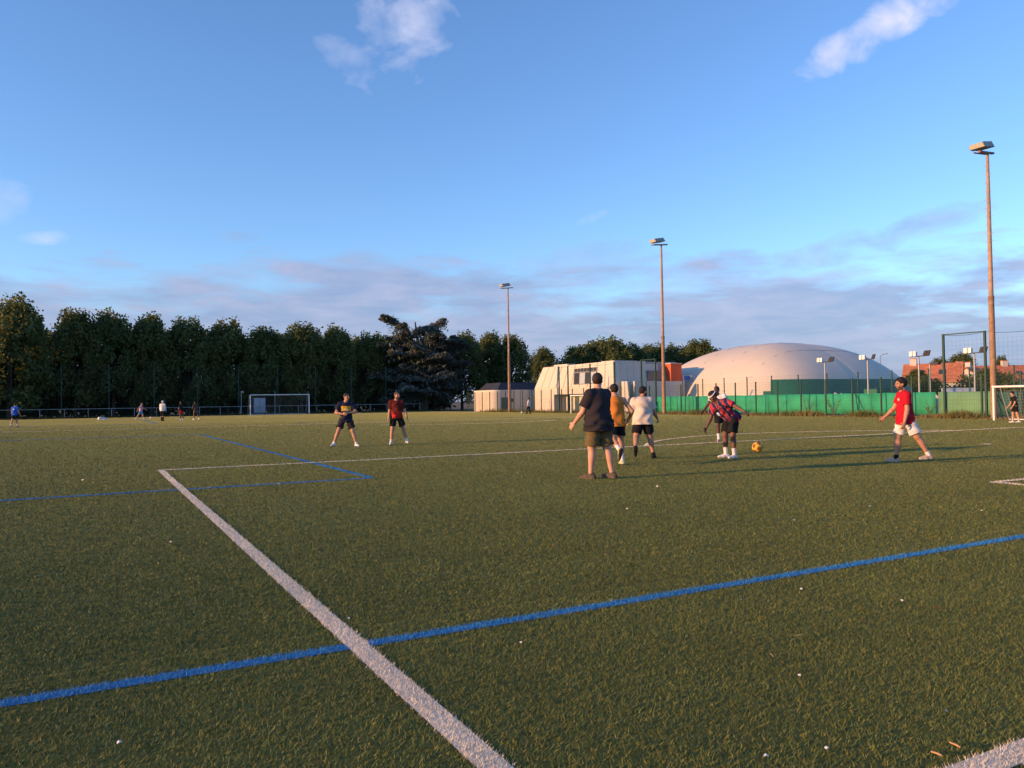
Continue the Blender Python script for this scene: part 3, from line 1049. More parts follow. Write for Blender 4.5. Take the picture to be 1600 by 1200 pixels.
# ------------------------------------------------------------------ air dome
DU0, DU1 = 36.5, 62.0
DV0 = ray_at(1222, 0, DU0+0.4)[1]
DV1 = DV0+25.0
DH = height_at(1245, 534, (DU0+DU1)/2, DV0+9)
print('dome', DU0, DU1, DV0, DV1, DH)
cu, cv, da, db = (DU0+DU1)/2, (DV0+DV1)/2, (DU1-DU0)/2, (DV1-DV0)/2
nr, na = 30, 128
vs_, fs, mi = [], [], []
PW = 4.2
for i in range(nr+1):
    rho = math.sin(math.pi/2*(1-i/nr)) if i < nr else 0.0
    for k in range(na):
        t = 2*math.pi*k/na
        c, s = math.cos(t), math.sin(t)
        q = (abs(c)**PW+abs(s)**PW)**(-1/PW)
        z = DH*(1-rho**2.35)**0.62 if rho < 1 else 0.0
        # seams pull the skin in a little along panel joints
        g = 1-0.006*(abs(math.sin(6*t)) < 0.09)
        vs_.append((da*rho*q*c*g, db*rho*q*s*g, z*(1-0.004*(abs(math.sin(6*t)) < 0.09))))
for i in range(nr):
    for k in range(na):
        a, b = i*na+k, i*na+(k+1) % na
        fs.append((a, b, b+na, a+na))
        zc = (vs_[a][2]+vs_[a+na][2])/2
        xm, ym = vs_[a][0], vs_[a][1]
        mi.append(1 if zc < 3.0 and ym < -db*0.72 and xm > -da*0.93 else 0)
me = bpy.data.meshes.new('membrane')
me.from_pydata(vs_, [], fs)
me.polygons.foreach_set('material_index', mi)
me.polygons.foreach_set('use_smooth', [True]*len(fs))
root = empty('air_dome', (cu, cv, 0))
for m0 in (M_DOME, M_DOME_SKIRT):
    me.materials.append(m0)
link('membrane', me, root)
MB().box(-1.2, 1.2, -db-1.9, -db-0.4, 0, 2.0).build('entrance_lock', M_DOME_SKIRT, root)
for t in (-0.55, -0.2, 0.15, 0.5):
    cab = []
    for j in range(15):
        f = -0.98+1.96*j/14
        rho = max(abs(f), abs(t)**1.0)
        q = (abs(f)**PW+abs(t)**PW)**(1/PW)
        z = DH*(max(0, 1-min(1, q)**2.35))**0.62
        cab.append((da*f, db*t, z+0.012))
    MB().tube(cab, 0.02, 5).build('seam_cable', M_GALV, root)
tag(root, 'big white inflated tennis dome with dark green end skirt', 'dome')

# ------------------------------------------------------------------ tiled houses beyond the courts
def at_depth(px, depth):
    d = fwd+RIGHT*(px-800)/FPX+UP*(600-625)/FPX
    return CAM+d*depth


def house(px, depth, ridge_py, ln, dp, eave, rot, label, wallm, chim=1, wins=2):
    p_ = at_depth(px, depth)
    zr = height_at(px, ridge_py, p_[0], p_[1])
    root = empty('tiled_house', (p_[0], p_[1], 0), rot-YAW)
    hl, hd = ln/2, dp/2
    m_ = MB()
    m_.add([(-hl, -hd, 0), (hl, -hd, 0), (hl, hd, 0), (-hl, hd, 0), (-hl, -hd, eave), (hl, -hd, eave), (hl, hd, eave), (-hl, hd, eave), (-hl, 0, zr-0.12), (hl, 0, zr-0.12)],
           [(0, 1, 5, 4), (2, 3, 7, 6), (1, 2, 6, 9, 5), (3, 0, 4, 8, 7)])
    m_.build('wall', wallm, root)
    k = (zr-eave)/hd
    for s in (-1, 1):
        r_ = MB()
        y0, z0 = s*(hd+0.4), eave-0.4*k
        pts_ = [(-hl-0.25, y0, z0), (hl+0.25, y0, z0), (hl+0.25, 0, zr), (-hl-0.25, 0, zr)]
        r_.hexa([(x, y, z) for x, y, z in pts_]+[(x, y, z+0.14) for x, y, z in pts_])
        ro = r_.build('roof_slope', M_TILE, root)
        if s < 0 and wins > 1:
            for q in (-0.4, 0.35):
                yy = -hd*0.55
                MB().hexa([(hl*q-0.5, yy-0.5, eave+(hd-abs(yy-0.5))*k+0.12), (hl*q+0.5, yy-0.5, eave+(hd-abs(yy-0.5))*k+0.12), (hl*q+0.5, yy+0.5, eave+(hd-abs(yy+0.5))*k+0.12), (hl*q-0.5, yy+0.5, eave+(hd-abs(yy+0.5))*k+0.12),
                           (hl*q-0.5, yy-0.5, eave+(hd-abs(yy-0.5))*k+0.24), (hl*q+0.5, yy-0.5, eave+(hd-abs(yy-0.5))*k+0.24), (hl*q+0.5, yy+0.5, eave+(hd-abs(yy+0.5))*k+0.24), (hl*q-0.5, yy+0.5, eave+(hd-abs(yy+0.5))*k+0.24)]).build('roof_window', M_GLASS, ro)
    for c in range(chim):
        xx = -hl+0.8+c*hl
        ch = MB().box(xx, xx+1.0, -0.4, 0.5, zr-1.6, zr+1.0).build('chimney', M_RENDER, root)
        MB().box(xx-0.08, xx+1.08, -0.48, 0.58, zr+1.002, zr+1.12).build('cap', M_TILE, ch)
    for i in range(wins):
        xx = -hl+ln*(i+0.5)/wins
        wn = MB().box(xx-0.6, xx+0.6, -hd-0.05, -hd-0.002, 1.0, 2.3).build('window', M_GOAL, root)
        MB().box(xx-0.5, xx+0.5, -hd-0.07, -hd-0.052, 1.1, 2.2).build('pane', M_GLASS, wn)
    tag(root, label, 'house')
    return root


house(1459, 135, 569, 8.6, 8.0, 3.6, R(-32), 'house with orange clay roof, pale chimney and grey gable', M_RENDER2, 1, 2)
house(1560, 160, 572, 17.0, 9.0, 3.8, R(-8), 'long low house with orange clay roof behind the floodlight mast', M_RENDER, 2, 3)
house(1520, 149, 575, 5.5, 7.0, 3.2, R(40), 'narrow house with orange clay roof between the other two', M_RENDER, 1, 1)
p_ = ray_at(1497, 0, 31.0)
root = empty('court_sign', (p_[0], p_[1], 0), -YAW)
zb, zt = height_at(1497, 613, p_[0], p_[1]), height_at(1497, 606, p_[0], p_[1])
hw = 22/FPX*np.linalg.norm(p_[:2]-CAM[:2])
MB().box(-hw, hw, -0.03, 0.03, zb-0.2, zt).build('panel', M_BANNER, root)
for s in (-1, 1):
    MB().box(hw*s*0.9-0.04, hw*s*0.9+0.04, 0.032, 0.1, 0, zt).build('post', M_GALV, root)
tag(root, 'long pale blue sign panel above the faded windscreen', 'sign')
for px, lab in ((1308, 'white tarpaulin heap on the windscreen top before the dome'), (1452, 'pale tarpaulin heap beside the torn windscreen edge')):
    p_ = ray_at(px, 0, 27.5)
    zb = height_at(px, 613, p_[0], p_[1])
    tp = MB()
    N_ = 12
    vs_ = []
    for i in range(N_+1):
        for j in range(5):
            ex = math.sin(math.pi*i/N_)
            vs_.append((0.35*(j-2)/2*ex, -1.15+2.3*i/N_, zb-0.05-0.4+(0.5*ex*(1-((j-2)/2)**2)*(0.75+0.25*math.sin(i*2.1)))))
    tp.add(vs_, [(i*5+j, i*5+j+1, i*5+j+6, i*5+j+5) for i in range(N_) for j in range(4)], 0, True)
    tp.box(-0.2, 0.2, -0.8, 0.8, 0, zb-0.42)
    o = tp.build('tarpaulin_bundle', M_CLAD)
    o.location = (p_[0], p_[1], 0)
    tag(o, lab, 'tarpaulin')

# ------------------------------------------------------------------ trees
def leaf_quads(C, Nrm, size, r_):
    """quads centred at C, facing roughly Nrm with a random tilt"""
    n = len(C)
    a = Nrm+r_.normal(0, 0.75, (n, 3))
    a /= np.linalg.norm(a, axis=1)[:, None]+1e-9
    t = np.cross(a, r_.normal(0, 1, (n, 3)))
    t /= np.linalg.norm(t, axis=1)[:, None]+1e-9
    b = np.cross(a, t)
    s = (size*r_.uniform(0.6, 1.3, n))[:, None]
    V = np.stack([C-t*s*0.5, C-b*s*0.36, C+t*s*0.5, C+b*s*0.36], 1)
    return V.reshape(-1, 3), np.arange(n*4).reshape(n, 4)


def plane_crown(seed, hgt, rad, zb, n=15000, size=0.36, nclump=120, top_pow=2.6):
    r_ = np.random.default_rng(seed)
    th = r_.random(nclump)*2*np.pi
    zc = zb+(hgt-zb)*r_.random(nclump)**0.85
    f = (zc-zb)/(hgt-zb)
    prof = rad*(1-np.clip((f-0.45)/0.62, 0, 1)**top_pow)*(0.80+0.2*np.clip(f/0.25, 0, 1))
    rr = prof*np.sqrt(r_.uniform(0.25, 1.0, nclump))*0.86
    cc = np.stack([rr*np.cos(th), rr*np.sin(th), zc], 1)
    cr = r_.uniform(0.55, 1.15, nclump)
    k = r_.integers(0, nclump, n)
    d = r_.normal(0, 1, (n, 3))
    d /= np.linalg.norm(d, axis=1)[:, None]
    rad_ = cr[k]*r_.uniform(0.55, 1.05, n)
    C = cc[k]+d*rad_[:, None]*np.array([1, 1, 1.25])
    # upright shoots over the top
    m = n//9
    sh = r_.integers(0, nclump, m)
    up = np.stack([cc[sh, 0]+r_.normal(0, 0.35, m), cc[sh, 1]+r_.normal(0, 0.35, m), cc[sh, 2]+cr[sh]*1.1+r_.random(m)**2*0.75], 1)
    C = np.concatenate([C, up])
    d = np.concatenate([d, r_.normal(0, 1, (m, 3))])
    C = C[C[:, 2] > zb-0.5]
    d = d[:len(C)]
    return leaf_quads(C, d, size, r_)


def limbs(m_, rnd_, base_h, hgt, rad, r0, n=7):
    m_.tube([(0, 0, -0.1), (0.04, 0.02, base_h*0.6), (0, 0.05, base_h), (0.05, 0, hgt*0.75)], [r0*1.25, r0, r0*0.9, r0*0.25], 10)
    for i in range(n):
        a = 2*math.pi*i/n+rnd_.uniform(-0.3, 0.3)
        z0 = base_h*rnd_.uniform(0.8, 1.5)
        ln = rad*rnd_.uniform(0.55, 0.85)
        z1 = z0+(hgt-z0)*rnd_.uniform(0.3, 0.75)
        m_.tube([(0, 0, z0), (math.cos(a)*ln*0.5, math.sin(a)*ln*0.5, (z0*0.55+z1*0.45)), (math.cos(a)*ln, math.sin(a)*ln, z1)], [r0*0.5, r0*0.32, r0*0.08], 7)


crowns, trunks = [], []
for k in range(5):
    hh, rr = 12.3, (4.0, 4.3, 3.8, 4.2, 4.0)[k]
    V, F = plane_crown(40+k, hh-0.9, rr, 1.5)
    me = tri_mesh('crown', V, F, [M_LEAF])
    crowns.append(me)
    mb = MB()
    limbs(mb, random.Random(k), 3.0, hh, rr, 0.2)
    tm = mb.mesh('trunk')
    tm.materials.append(M_BARK)
    trunks.append(tm)


def tree(x, y, var, sc, rz, label, group=None, name='plane_tree', scz=1.0):
    root = empty(name, (x, y, 0), rz)
    root.scale = (sc, sc, sc*scz)
    link('crown', crowns[var % 5], root)
    link('trunk', trunks[var % 5], root)
    tag(root, label, 'tree', group)
    return root


TY = 111.0
row_px = [118, 178, 236, 296, 356, 412, 470, 526, 580, 628, 676, 722]
ROWLAB = ['first clipped plane tree after the gap beside the biggest one', 'plane tree right above the sports bag by the handrail', 'plane tree behind the pink shirted player and the white cap man',
          'plane tree behind the red shorts player and the dark shirted one', 'plane tree between the red shorts player and the box-headed pole', 'plane tree above the pale metal cabinet and left goal post',
          'plane tree above the right post of the far goal', 'plane tree behind the navy jersey player with yellow band', 'plane tree whose crown touches the left side of the cedar'] + ['plane tree hidden behind the left half of the cedar', 'plane tree hidden behind the middle of the cedar', 'plane tree showing at the right edge of the cedar']
for i, px in enumerate(row_px):
    p_ = ray_at(px, 1, TY)
    t_py = [489, 486, 497, 502, 503, 516, 507, 515, 524, 524, 520, 520][i]
    hz = height_at(px, t_py, p_[0], TY)
    tree(p_[0], TY+rnd.uniform(-0.4, 0.4), i, 1.0, rnd.uniform(0, 6.28), ROWLAB[i], 'plane trees in the row behind the far goal', scz=hz/12.3)
for i in range(11):
    tree(-27.5+5.2*i, TY+5.5+rnd.uniform(-0.5, 0.5), i+1, 1.0, rnd.uniform(0, 6.28), 'plane tree of the second row, seen through gaps of the front row', 'plane trees of the second row', scz=0.92)
for i in range(9):
    p_ = ray_at(118, 1, TY)
    tree(p_[0]-6.2-5.4*i, TY+rnd.uniform(-0.5, 0.5), i+2, 1.0, rnd.uniform(0, 6.28), 'clipped plane tree continuing the row past the biggest tree', 'plane trees in the row behind the far goal', scz=0.74)
p_ = ray_at(14, 1, 107.5)
tree(p_[0], 107.5, 1, height_at(14, 464, p_[0], 107.5)/12.3, 0.7, 'biggest broad plane tree at the open end of the row, by the handrail', None)
for px, py, yy, v_, lab in ((768, 524, 114.0, 2, 'plane tree between the cedar and the low building'), (800, 527, 110.5, 0, 'plane tree right behind the thin far floodlight mast'), (851, 546, 128.0, 3, 'lone smaller tree above the dark roof of the low building')):
    p_ = ray_at(px, 1, yy)
    hz = height_at(px, py, p_[0], yy)
    tree(p_[0], yy, v_, hz/12.3, 1.0+v_, lab, None)
BACKLAB = ['lower tree behind the far half of the sports hall roof', 'tallest broad tree rising behind the sports hall roof', 'tree just right of the tallest one behind the sports hall', 'tree left of the middle mast behind the hall',
           'tree right of the middle mast above the orange tower', 'rounded tree top between orange tower and dome', 'last tree top partly hidden by the dome']
for i, (px, py, dep, wsc) in enumerate([(905, 543, 128, 1.1), (945, 528, 130, 1.35), (985, 541, 132, 1.1), (1020, 541, 138, 1.2), (1058, 541, 140, 1.2), (1095, 534, 138, 1.15), (1125, 546, 140, 1.0)]):
    p_ = at_depth(px, dep)
    hz = height_at(px, py, p_[0], p_[1])
    t_ = tree(p_[0], p_[1], i, hz/12.3, 0.5*i, BACKLAB[i], 'trees behind the sports hall', scz=1.0)
    t_.scale = (wsc, wsc, hz/12.3)
for i, (px, py, dep, s_, lab) in enumerate([(1503, 551, 185, 0.9, 'pointed dark tree rising between the tiled roofs'), (1470, 561, 190, 0.8, 'round tree top behind the ridge of the chimney house'), (1567, 558, 200, 0.6, 'small dark tree behind the long tiled roof'),
                                            (1434, 578, 110, 0.55, 'dark tree between dome and chimney house'), (1545, 577, 118, 0.75, 'leafy tree before the long tiled house')]):
    p_ = at_depth(px, dep)
    hz = height_at(px, py, p_[0], p_[1])
    t_ = tree(p_[0], p_[1], i+1, 1.0, 0.9*i, lab, None, 'garden_tree')
    t_.scale = (s_, s_, hz/12.3)
# trees beyond the left touchline, out of the picture: their long shadows cross the turf
for k, (x, y, s_) in enumerate([(-62, 46.0, 0.52), (-76, 60.8, 0.62), (-88, 22.0, 0.62)]):
    tree(x, y, k, s_, k, 'small tree standing beyond the side touchline', 'trees beyond the side touchline', 'side_tree')


# cedar: tiers of flat drooping sprays
def cedar(px, yy, top_py, wpx):
    p_ = ray_at(px, 1, yy)
    hz = height_at(px, top_py, p_[0], yy)
    half = wpx/2/FPX*np.linalg.norm(p_[:2]-CAM[:2])
    r_ = np.random.default_rng(77)
    root = empty('cedar_tree', (p_[0], yy, 0))
    Cs, Ns = [], []
    mt = MB()
    mt.tube([(0, 0, -0.1), (0.1, 0, 2.2), (-0.5, 0.1, hz*0.55), (-1.2, 0, hz*0.9)], [0.75, 0.6, 0.35, 0.08], 12)
    mt.tube([(0.1, 0, 2.0), (1.5, -0.3, hz*0.5), (2.6, 0, hz*0.86)], [0.45, 0.28, 0.06], 10)
    nb = 150
    stems = [(-4.4, 0.4, 1.0, 0.50), (0.2, -1.2, 0.82, 0.58), (3.2, 0.3, 0.97, 0.48), (5.8, -0.6, 0.80, 0.38), (-1.2, 1.5, 0.88, 0.52)]
    for sx_, sy_, sf, _ in stems:
        mt.tube([(0, 0, 1.5), (sx_*0.6, sy_*0.6, hz*0.4), (sx_, sy_, hz*sf*0.97)], [0.4, 0.22, 0.03], 8)
    for i in range(nb):
        sx_, sy_, sf, rw = stems[i % len(stems)]
        f = ((i//len(stems))+0.5)/(nb/len(stems))
        z0 = hz*(0.10+(sf-0.15)*f**0.9)
        a = i*2.399+r_.uniform(-0.5, 0.5)
        reach = half*rw*(1.25-0.78*f**1.4)*r_.uniform(0.65, 1.2)
        cx, cy = sx_*(0.35+0.65*f), sy_
        end = np.array([cx+math.cos(a)*reach, cy+math.sin(a)*reach, z0+reach*r_.uniform(-0.05, 0.30)])
        st = np.array([cx*0.9, cy, z0-0.2])
        mt.tube([tuple(st), tuple((st+end)/2+np.array([0, 0, 0.25])), tuple(end)], [0.08, 0.05, 0.015], 5)
        m = int(460*(0.35+reach/(half*0.5)))
        t = r_.random(m)**0.6
        side = r_.normal(0, 1, m)*reach*0.17*(1.15-t)*1.5
        P = st+(end-st)*t[:, None]
        P[:, 0] += -math.sin(a)*side
        P[:, 1] += math.cos(a)*side
        P[:, 2] += 0.25*np.sin(np.pi*t)-np.abs(side)*0.28+r_.normal(0, 0.10, m)
        Cs.append(P)
        Ns.append(np.tile([0, 0, 1.0], (m, 1))+r_.normal(0, 0.25, (m, 3)))
    C = np.concatenate(Cs)
    N_ = np.concatenate(Ns)
    n = len(C)
    # needle sprays: narrow slivers pointing outwards
    out = C-np.array([0, 0, hz*0.5])
    out[:, 2] *= 0.25
    out /= np.linalg.norm(out, axis=1)[:, None]+1e-6
    out += r_.normal(0, 0.55, (n, 3))
    out /= np.linalg.norm(out, axis=1)[:, None]
    sd_ = np.cross(out, N_)
    sd_ /= np.linalg.norm(sd_, axis=1)[:, None]+1e-6
    s = r_.uniform(0.35, 0.80, n)[:, None]
    V = np.stack([C-out*s*0.5, C+sd_*s*0.17, C+out*s*0.5, C-sd_*s*0.17], 1).reshape(-1, 3)
    link('crown', tri_mesh('crown', V, np.arange(n*4).reshape(n, 4), [M_CEDAR]), root)
    mt.build('trunk', M_BARK, root)
    tag(root, 'broad blue grey cedar with layered branches beside the plane row', 'tree')


cedar(662, 107.0, 488, 196)

# dark shrub screen under the row, seen between the trunks
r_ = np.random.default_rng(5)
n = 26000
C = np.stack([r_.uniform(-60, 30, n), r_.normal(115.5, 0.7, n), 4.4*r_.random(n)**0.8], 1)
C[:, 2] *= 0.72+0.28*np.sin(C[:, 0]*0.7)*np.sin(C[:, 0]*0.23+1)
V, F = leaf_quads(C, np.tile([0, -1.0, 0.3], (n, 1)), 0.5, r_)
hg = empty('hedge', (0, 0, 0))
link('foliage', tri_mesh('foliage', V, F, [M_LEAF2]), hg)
mb = MB()
for x_ in np.arange(-58, 30, 2.3):
    mb.tube([(x_, 115.6, -0.1), (x_+0.1, 115.5, 1.4), (x_+0.3, 115.5, 2.2)], [0.06, 0.05, 0.02], 6)
mb.build('stems', M_BARK, hg)
tag(hg, 'dark unclipped hedge beneath the plane tree row', 'hedge')
# hedge and gardens before the houses
hg = empty('garden_hedge', (0, 0, 0))
n = 9000
tt = r_.random(n)
pa, pb = at_depth(1440, 100), at_depth(1680, 84)
C = pa[None, :2]*(1-tt[:, None])+pb[None, :2]*tt[:, None]
zc = (2.3+0.9*np.sin(tt*23)+0.6*np.sin(tt*51+2))*r_.random(n)**0.7
C = np.concatenate([C+r_.normal(0, 0.5, (n, 2)), zc[:, None]], 1)
V, F = leaf_quads(C, np.tile([0, -1.0, 0.5], (n, 1)), 0.38, r_)
link('foliage', tri_mesh('foliage', V, F, [M_LEAF]), hg)
mb = MB()
for t in np.linspace(0, 1, 16):
    q = pa*(1-t)+pb*t
    mb.tube([(q[0], q[1], -0.05), (q[0]+0.1, q[1], 1.6)], [0.07, 0.03], 6)
mb.build('stems', M_BARK, hg)
tag(hg, 'loose green garden hedge between the courts and the houses', 'hedge')


# weeds along the fences
def weeds(name, label, P, hgt, wid, m_, seed):
    r_ = np.random.default_rng(seed)
    n = len(P)
    a = r_.random(n)*2*np.pi
    lean = r_.normal(0, 0.35, (n, 2))
    h_ = hgt*r_.uniform(0.45, 1.15, n)
    w_ = wid*r_.uniform(0.6, 1.4, n)
    B = np.concatenate([P, np.full((n, 1), -0.01)], 1)
    X = np.stack([np.cos(a)*w_, np.sin(a)*w_, np.zeros(n)], 1)
    T = B+np.stack([lean[:, 0]*h_, lean[:, 1]*h_, h_], 1)
    V = np.stack([B-X, B+X, T], 1).reshape(-1, 3)
    o = link(name, tri_mesh(name, V, np.arange(n*3).reshape(n, 3), [m_]))
    tag(o, label, 'weeds', kind='stuff')


r_ = np.random.default_rng(9)
n = 15000
v_ = r_.uniform(15, 66, n)
dens_h = 0.10+0.34*np.clip(np.sin(v_*0.9)*np.sin(v_*0.37+1)+0.35*np.sin(v_*2.3), 0, 1)
weeds('dry_weeds', 'dry straw coloured weeds along the foot of the side fence', np.stack([r_.normal(22.15, 0.33, n), v_], 1), dens_h, 0.022, M_WEED, 1)
n = 9000
v_ = np.concatenate([r_.normal(c, s, n//6) for c, s in ((ray_at(1090, 0, 22)[1], 0.55), (ray_at(1240, 0, 22)[1], 1.2), (ray_at(1345, 0, 22)[1], 0.5), (ray_at(1500, 0, 22)[1], 0.6), (ray_at(865, 0, 22)[1], 5.5), (ray_at(790, 0, 22)[1], 3.0))])
weeds('green_weeds', 'green weed clumps growing through the side fence', np.stack([r_.normal(22.2, 0.28, len(v_)), v_], 1), 0.55*r_.random(len(v_)), 0.028, M_WEEDG, 2)
n = 9000
weeds('verge_grass', 'rough grass along the foot of the far handrail', np.stack([r_.uniform(-50, 22, n), r_.normal(103.8, 0.5, n)], 1), np.full(n, 0.28), 0.04, M_LEAF2, 3)
# sparse tall weed plants
for k, (px, zz) in enumerate([(1262, 1.35), (1303, 1.2), (1128, 0.9), (1452, 0.9)]):
    p_ = ray_at(px, 0, 22.75)
    rr_ = np.random.default_rng(60+k)
    root = empty('weed_plant', (p_[0], p_[1], 0))
    mb = MB()
    Cs = []
    for j in range(7):
        a = rr_.uniform(0, 6.28)
        tip = np.array([math.cos(a)*0.45, math.sin(a)*0.45, zz*rr_.uniform(0.6, 1.05)])
        mb.tube([(0, 0, -0.02), tuple(tip*np.array([0.4, 0.4, 0.55])), tuple(tip)], [0.012, 0.008, 0.004], 5)
        for q in range(18):
            t = rr_.uniform(0.35, 1.0)
            Cs.append(tip*t*np.array([t**0.5, t**0.5, 1])+rr_.normal(0, 0.05, 3))
    mb.build('stems', M_WEED, root)
    V, F = leaf_quads(np.array(Cs), rr_.normal(0, 1, (len(Cs), 3)), 0.075, rr_)
    link('leaves', tri_mesh('leaves', V, F, [M_WEEDG]), root)
    tag(root, 'thin leggy weed plant growing against the green windscreen', 'weed', 'leggy weeds against the windscreen')

p_ = at_depth(417.5, 240)
root = empty('antenna_mast', (p_[0], p_[1], 0))
zt = height_at(417.5, 501, p_[0], p_[1])
MB().tube([(0, 0, -0.1), (0, 0, zt*0.7), (0, 0, zt)], [0.22, 0.14, 0.07], 8).build('pole', M_GOAL, root)
MB().bar((-0.5, 0, zt*0.86), (0.5, 0, zt*0.86), 0.08).build('crossbar', M_GOAL, root)
tag(root, 'thin white antenna mast rising far behind the plane tree row', 'mast')

# ------------------------------------------------------------------ people
class Field:
    """signed distance grid that grows by smooth unions of simple shapes"""
    def __init__(s, lo, hi, h_):
        s.lo = np.array(lo, float)
        s.h = h_
        s.n = np.ceil((np.array(hi)-s.lo)/h_).astype(int)+1
        s.ax = [s.lo[i]+h_*np.arange(s.n[i]) for i in range(3)]
        s.D = np.full(s.n, 1.0, np.float32)

    def _sl(s, lo, hi):
        a = np.clip(np.floor((np.array(lo)-s.lo)/s.h).astype(int), 0, s.n-1)
        b = np.clip(np.ceil((np.array(hi)-s.lo)/s.h).astype(int)+1, 1, s.n)
        return a, b

    def put(s, fn, lo, hi, k=0.02, sub=False):
        pad = k+3*s.h
        a, b = s._sl(np.array(lo)-pad, np.array(hi)+pad)
        if np.any(b <= a):
            return
        x = s.ax[0][a[0]:b[0]][:, None, None]
        y = s.ax[1][a[1]:b[1]][None, :, None]
        z = s.ax[2][a[2]:b[2]][None, None, :]
        d = fn(x, y, z)
        sl = (slice(a[0], b[0]), slice(a[1], b[1]), slice(a[2], b[2]))
        o = s.D[sl]
        if sub:
            s.D[sl] = np.maximum(o, -d)
            return
        if k > 0:
            hh = np.clip(0.5+0.5*(o-d)/k, 0, 1)
            s.D[sl] = o*(1-hh)+d*hh-k*hh*(1-hh)
        else:
            s.D[sl] = np.minimum(o, d)

    def cone(s, a, b, ra, rb, k=0.02, sub=False):
        a, b = np.asarray(a, float), np.asarray(b, float)
        ab = b-a
        l2 = max(ab@ab, 1e-9)

        def fn(x, y, z):
            t = np.clip(((x-a[0])*ab[0]+(y-a[1])*ab[1]+(z-a[2])*ab[2])/l2, 0, 1)
            return np.sqrt((x-a[0]-t*ab[0])**2+(y-a[1]-t*ab[1])**2+(z-a[2]-t*ab[2])**2)-(ra+(rb-ra)*t)
        r = max(ra, rb)
        s.put(fn, np.minimum(a, b)-r, np.maximum(a, b)+r, k, sub)

    def ell(s, c, Rm, rad, k=0.02, sub=False):
        """ellipsoid: columns of Rm are its axes"""
        c = np.asarray(c, float)
        rad = np.asarray(rad, float)

        def fn(x, y, z):
            dx, dy, dz = x-c[0], y-c[1], z-c[2]
            q = [dx*Rm[0, i]+dy*Rm[1, i]+dz*Rm[2, i] for i in range(3)]
            k0 = np.sqrt(sum((q[i]/rad[i])**2 for i in range(3)))
            k1 = np.sqrt(sum((q[i]/rad[i]**2)**2 for i in range(3)))+1e-6
            return k0*(k0-1)/k1
        r = rad.max()
        s.put(fn, c-r, c+r, k, sub)

    def loft(s, p0, Rm, ln, T, Wd, Dp, k=0.03, fold=None, fold_amp=0.0, off=None):
        """elliptic sections along an axis; Rm columns: side, front, up.  T in units of ln"""
        T, Wd, Dp = np.array(T), np.array(Wd), np.array(Dp)
        OFF = np.zeros_like(T) if off is None else np.array(off)
        p0 = np.asarray(p0, float)

        def fn(x, y, z):
            dx, dy, dz = x-p0[0], y-p0[1], z-p0[2]
            sx = dx*Rm[0, 0]+dy*Rm[1, 0]+dz*Rm[2, 0]
            fy = dx*Rm[0, 1]+dy*Rm[1, 1]+dz*Rm[2, 1]
            uz = dx*Rm[0, 2]+dy*Rm[1, 2]+dz*Rm[2, 2]
            t = uz/ln
            wv = np.interp(t, T, Wd)
            dv = np.interp(t, T, Dp)
            fo = fy-np.interp(t, T, OFF)
            g = (np.sqrt((sx/wv)**2+(fo/dv)**2)-1)*np.minimum(wv, dv)
            if fold_amp > 0:
                fade = np.clip((0.95-t)*2.0, 0.15, 1)
                g = g+fold_amp*fade*(np.sin(26*sx+9*uz+3*np.sin(11*uz+fold)+4*fy)+0.7*np.sin(38*uz-17*sx+fold*2+2*np.sin(14*sx))*np.clip(0.75-t, 0, 1))
            cap = np.maximum((t-T[-1])*ln, (T[0]-t)*ln)
            return np.maximum(g, cap)
        ends = [p0+Rm[:, 2]*ln*T[0], p0+Rm[:, 2]*ln*T[-1]]
        r = max(Wd.max(), Dp.max())+0.05
        s.put(fn, np.minimum(*ends)-r, np.maximum(*ends)+r, k)

    def cut(s, p, n_):
        """keep the side the normal points away from"""
        p, n_ = np.asarray(p, float), np.asarray(n_, float)/np.linalg.norm(n_)
        d = (s.ax[0]-p[0])[:, None, None]*n_[0]+(s.ax[1]-p[1])[None, :, None]*n_[1]+(s.ax[2]-p[2])[None, None, :]*n_[2]
        s.D = np.maximum(s.D, d)

    def mesh(s):
        D = s.D
        ins = D < 0
        c = np.zeros(tuple(s.n-1), np.int8)
        for i in (0, 1):
            for j in (0, 1):
                for k in (0, 1):
                    c += ins[i:s.n[0]-1+i, j:s.n[1]-1+j, k:s.n[2]-1+k]
        act = np.argwhere((c > 0) & (c < 8))
        vid = np.full(tuple(s.n-1), -1, np.int32)
        vid[tuple(act.T)] = np.arange(len(act))
        corners = np.array([(i, j, k) for i in (0, 1) for j in (0, 1) for k in (0, 1)])
        val = np.stack([D[tuple((act+q).T)] for q in corners], 1)
        pos = np.zeros((len(act), 3))
        cnt = np.zeros(len(act))
        for a in range(8):
            for b in range(a+1, 8):
                if np.abs(corners[a]-corners[b]).sum() != 1:
                    continue
                va, vb = val[:, a], val[:, b]
                m = (va < 0) != (vb < 0)
                t = np.where(m, va/(va-vb+1e-12), 0)
                pos += np.where(m[:, None], corners[a]+(corners[b]-corners[a])*t[:, None], 0)
                cnt += m
        V = s.lo+s.h*(act+pos/cnt[:, None])
        Q = []
        for ax_ in range(3):
            sl0 = [slice(0, None)]*3
            sl1 = [slice(0, None)]*3
            sl0[ax_] = slice(0, -1)
            sl1[ax_] = slice(1, None)
            a_, b_ = ins[tuple(sl0)], ins[tuple(sl1)]
            e = np.argwhere(a_ != b_)
            u, v = [q for q in range(3) if q != ax_]
            e = e[(e[:, u] > 0) & (e[:, v] > 0) & (e[:, u] < s.n[u]-1) & (e[:, v] < s.n[v]-1)]
            if not len(e):
                continue
            du = np.zeros(3, int)
            dv = np.zeros(3, int)
            du[u] = 1
            dv[v] = 1
            q4 = np.stack([vid[tuple((e-du-dv).T)], vid[tuple((e-dv).T)], vid[tuple(e.T)], vid[tuple((e-du).T)]], 1)
            flip = a_[tuple(e.T)]
            if ax_ == 1:
                flip = ~flip
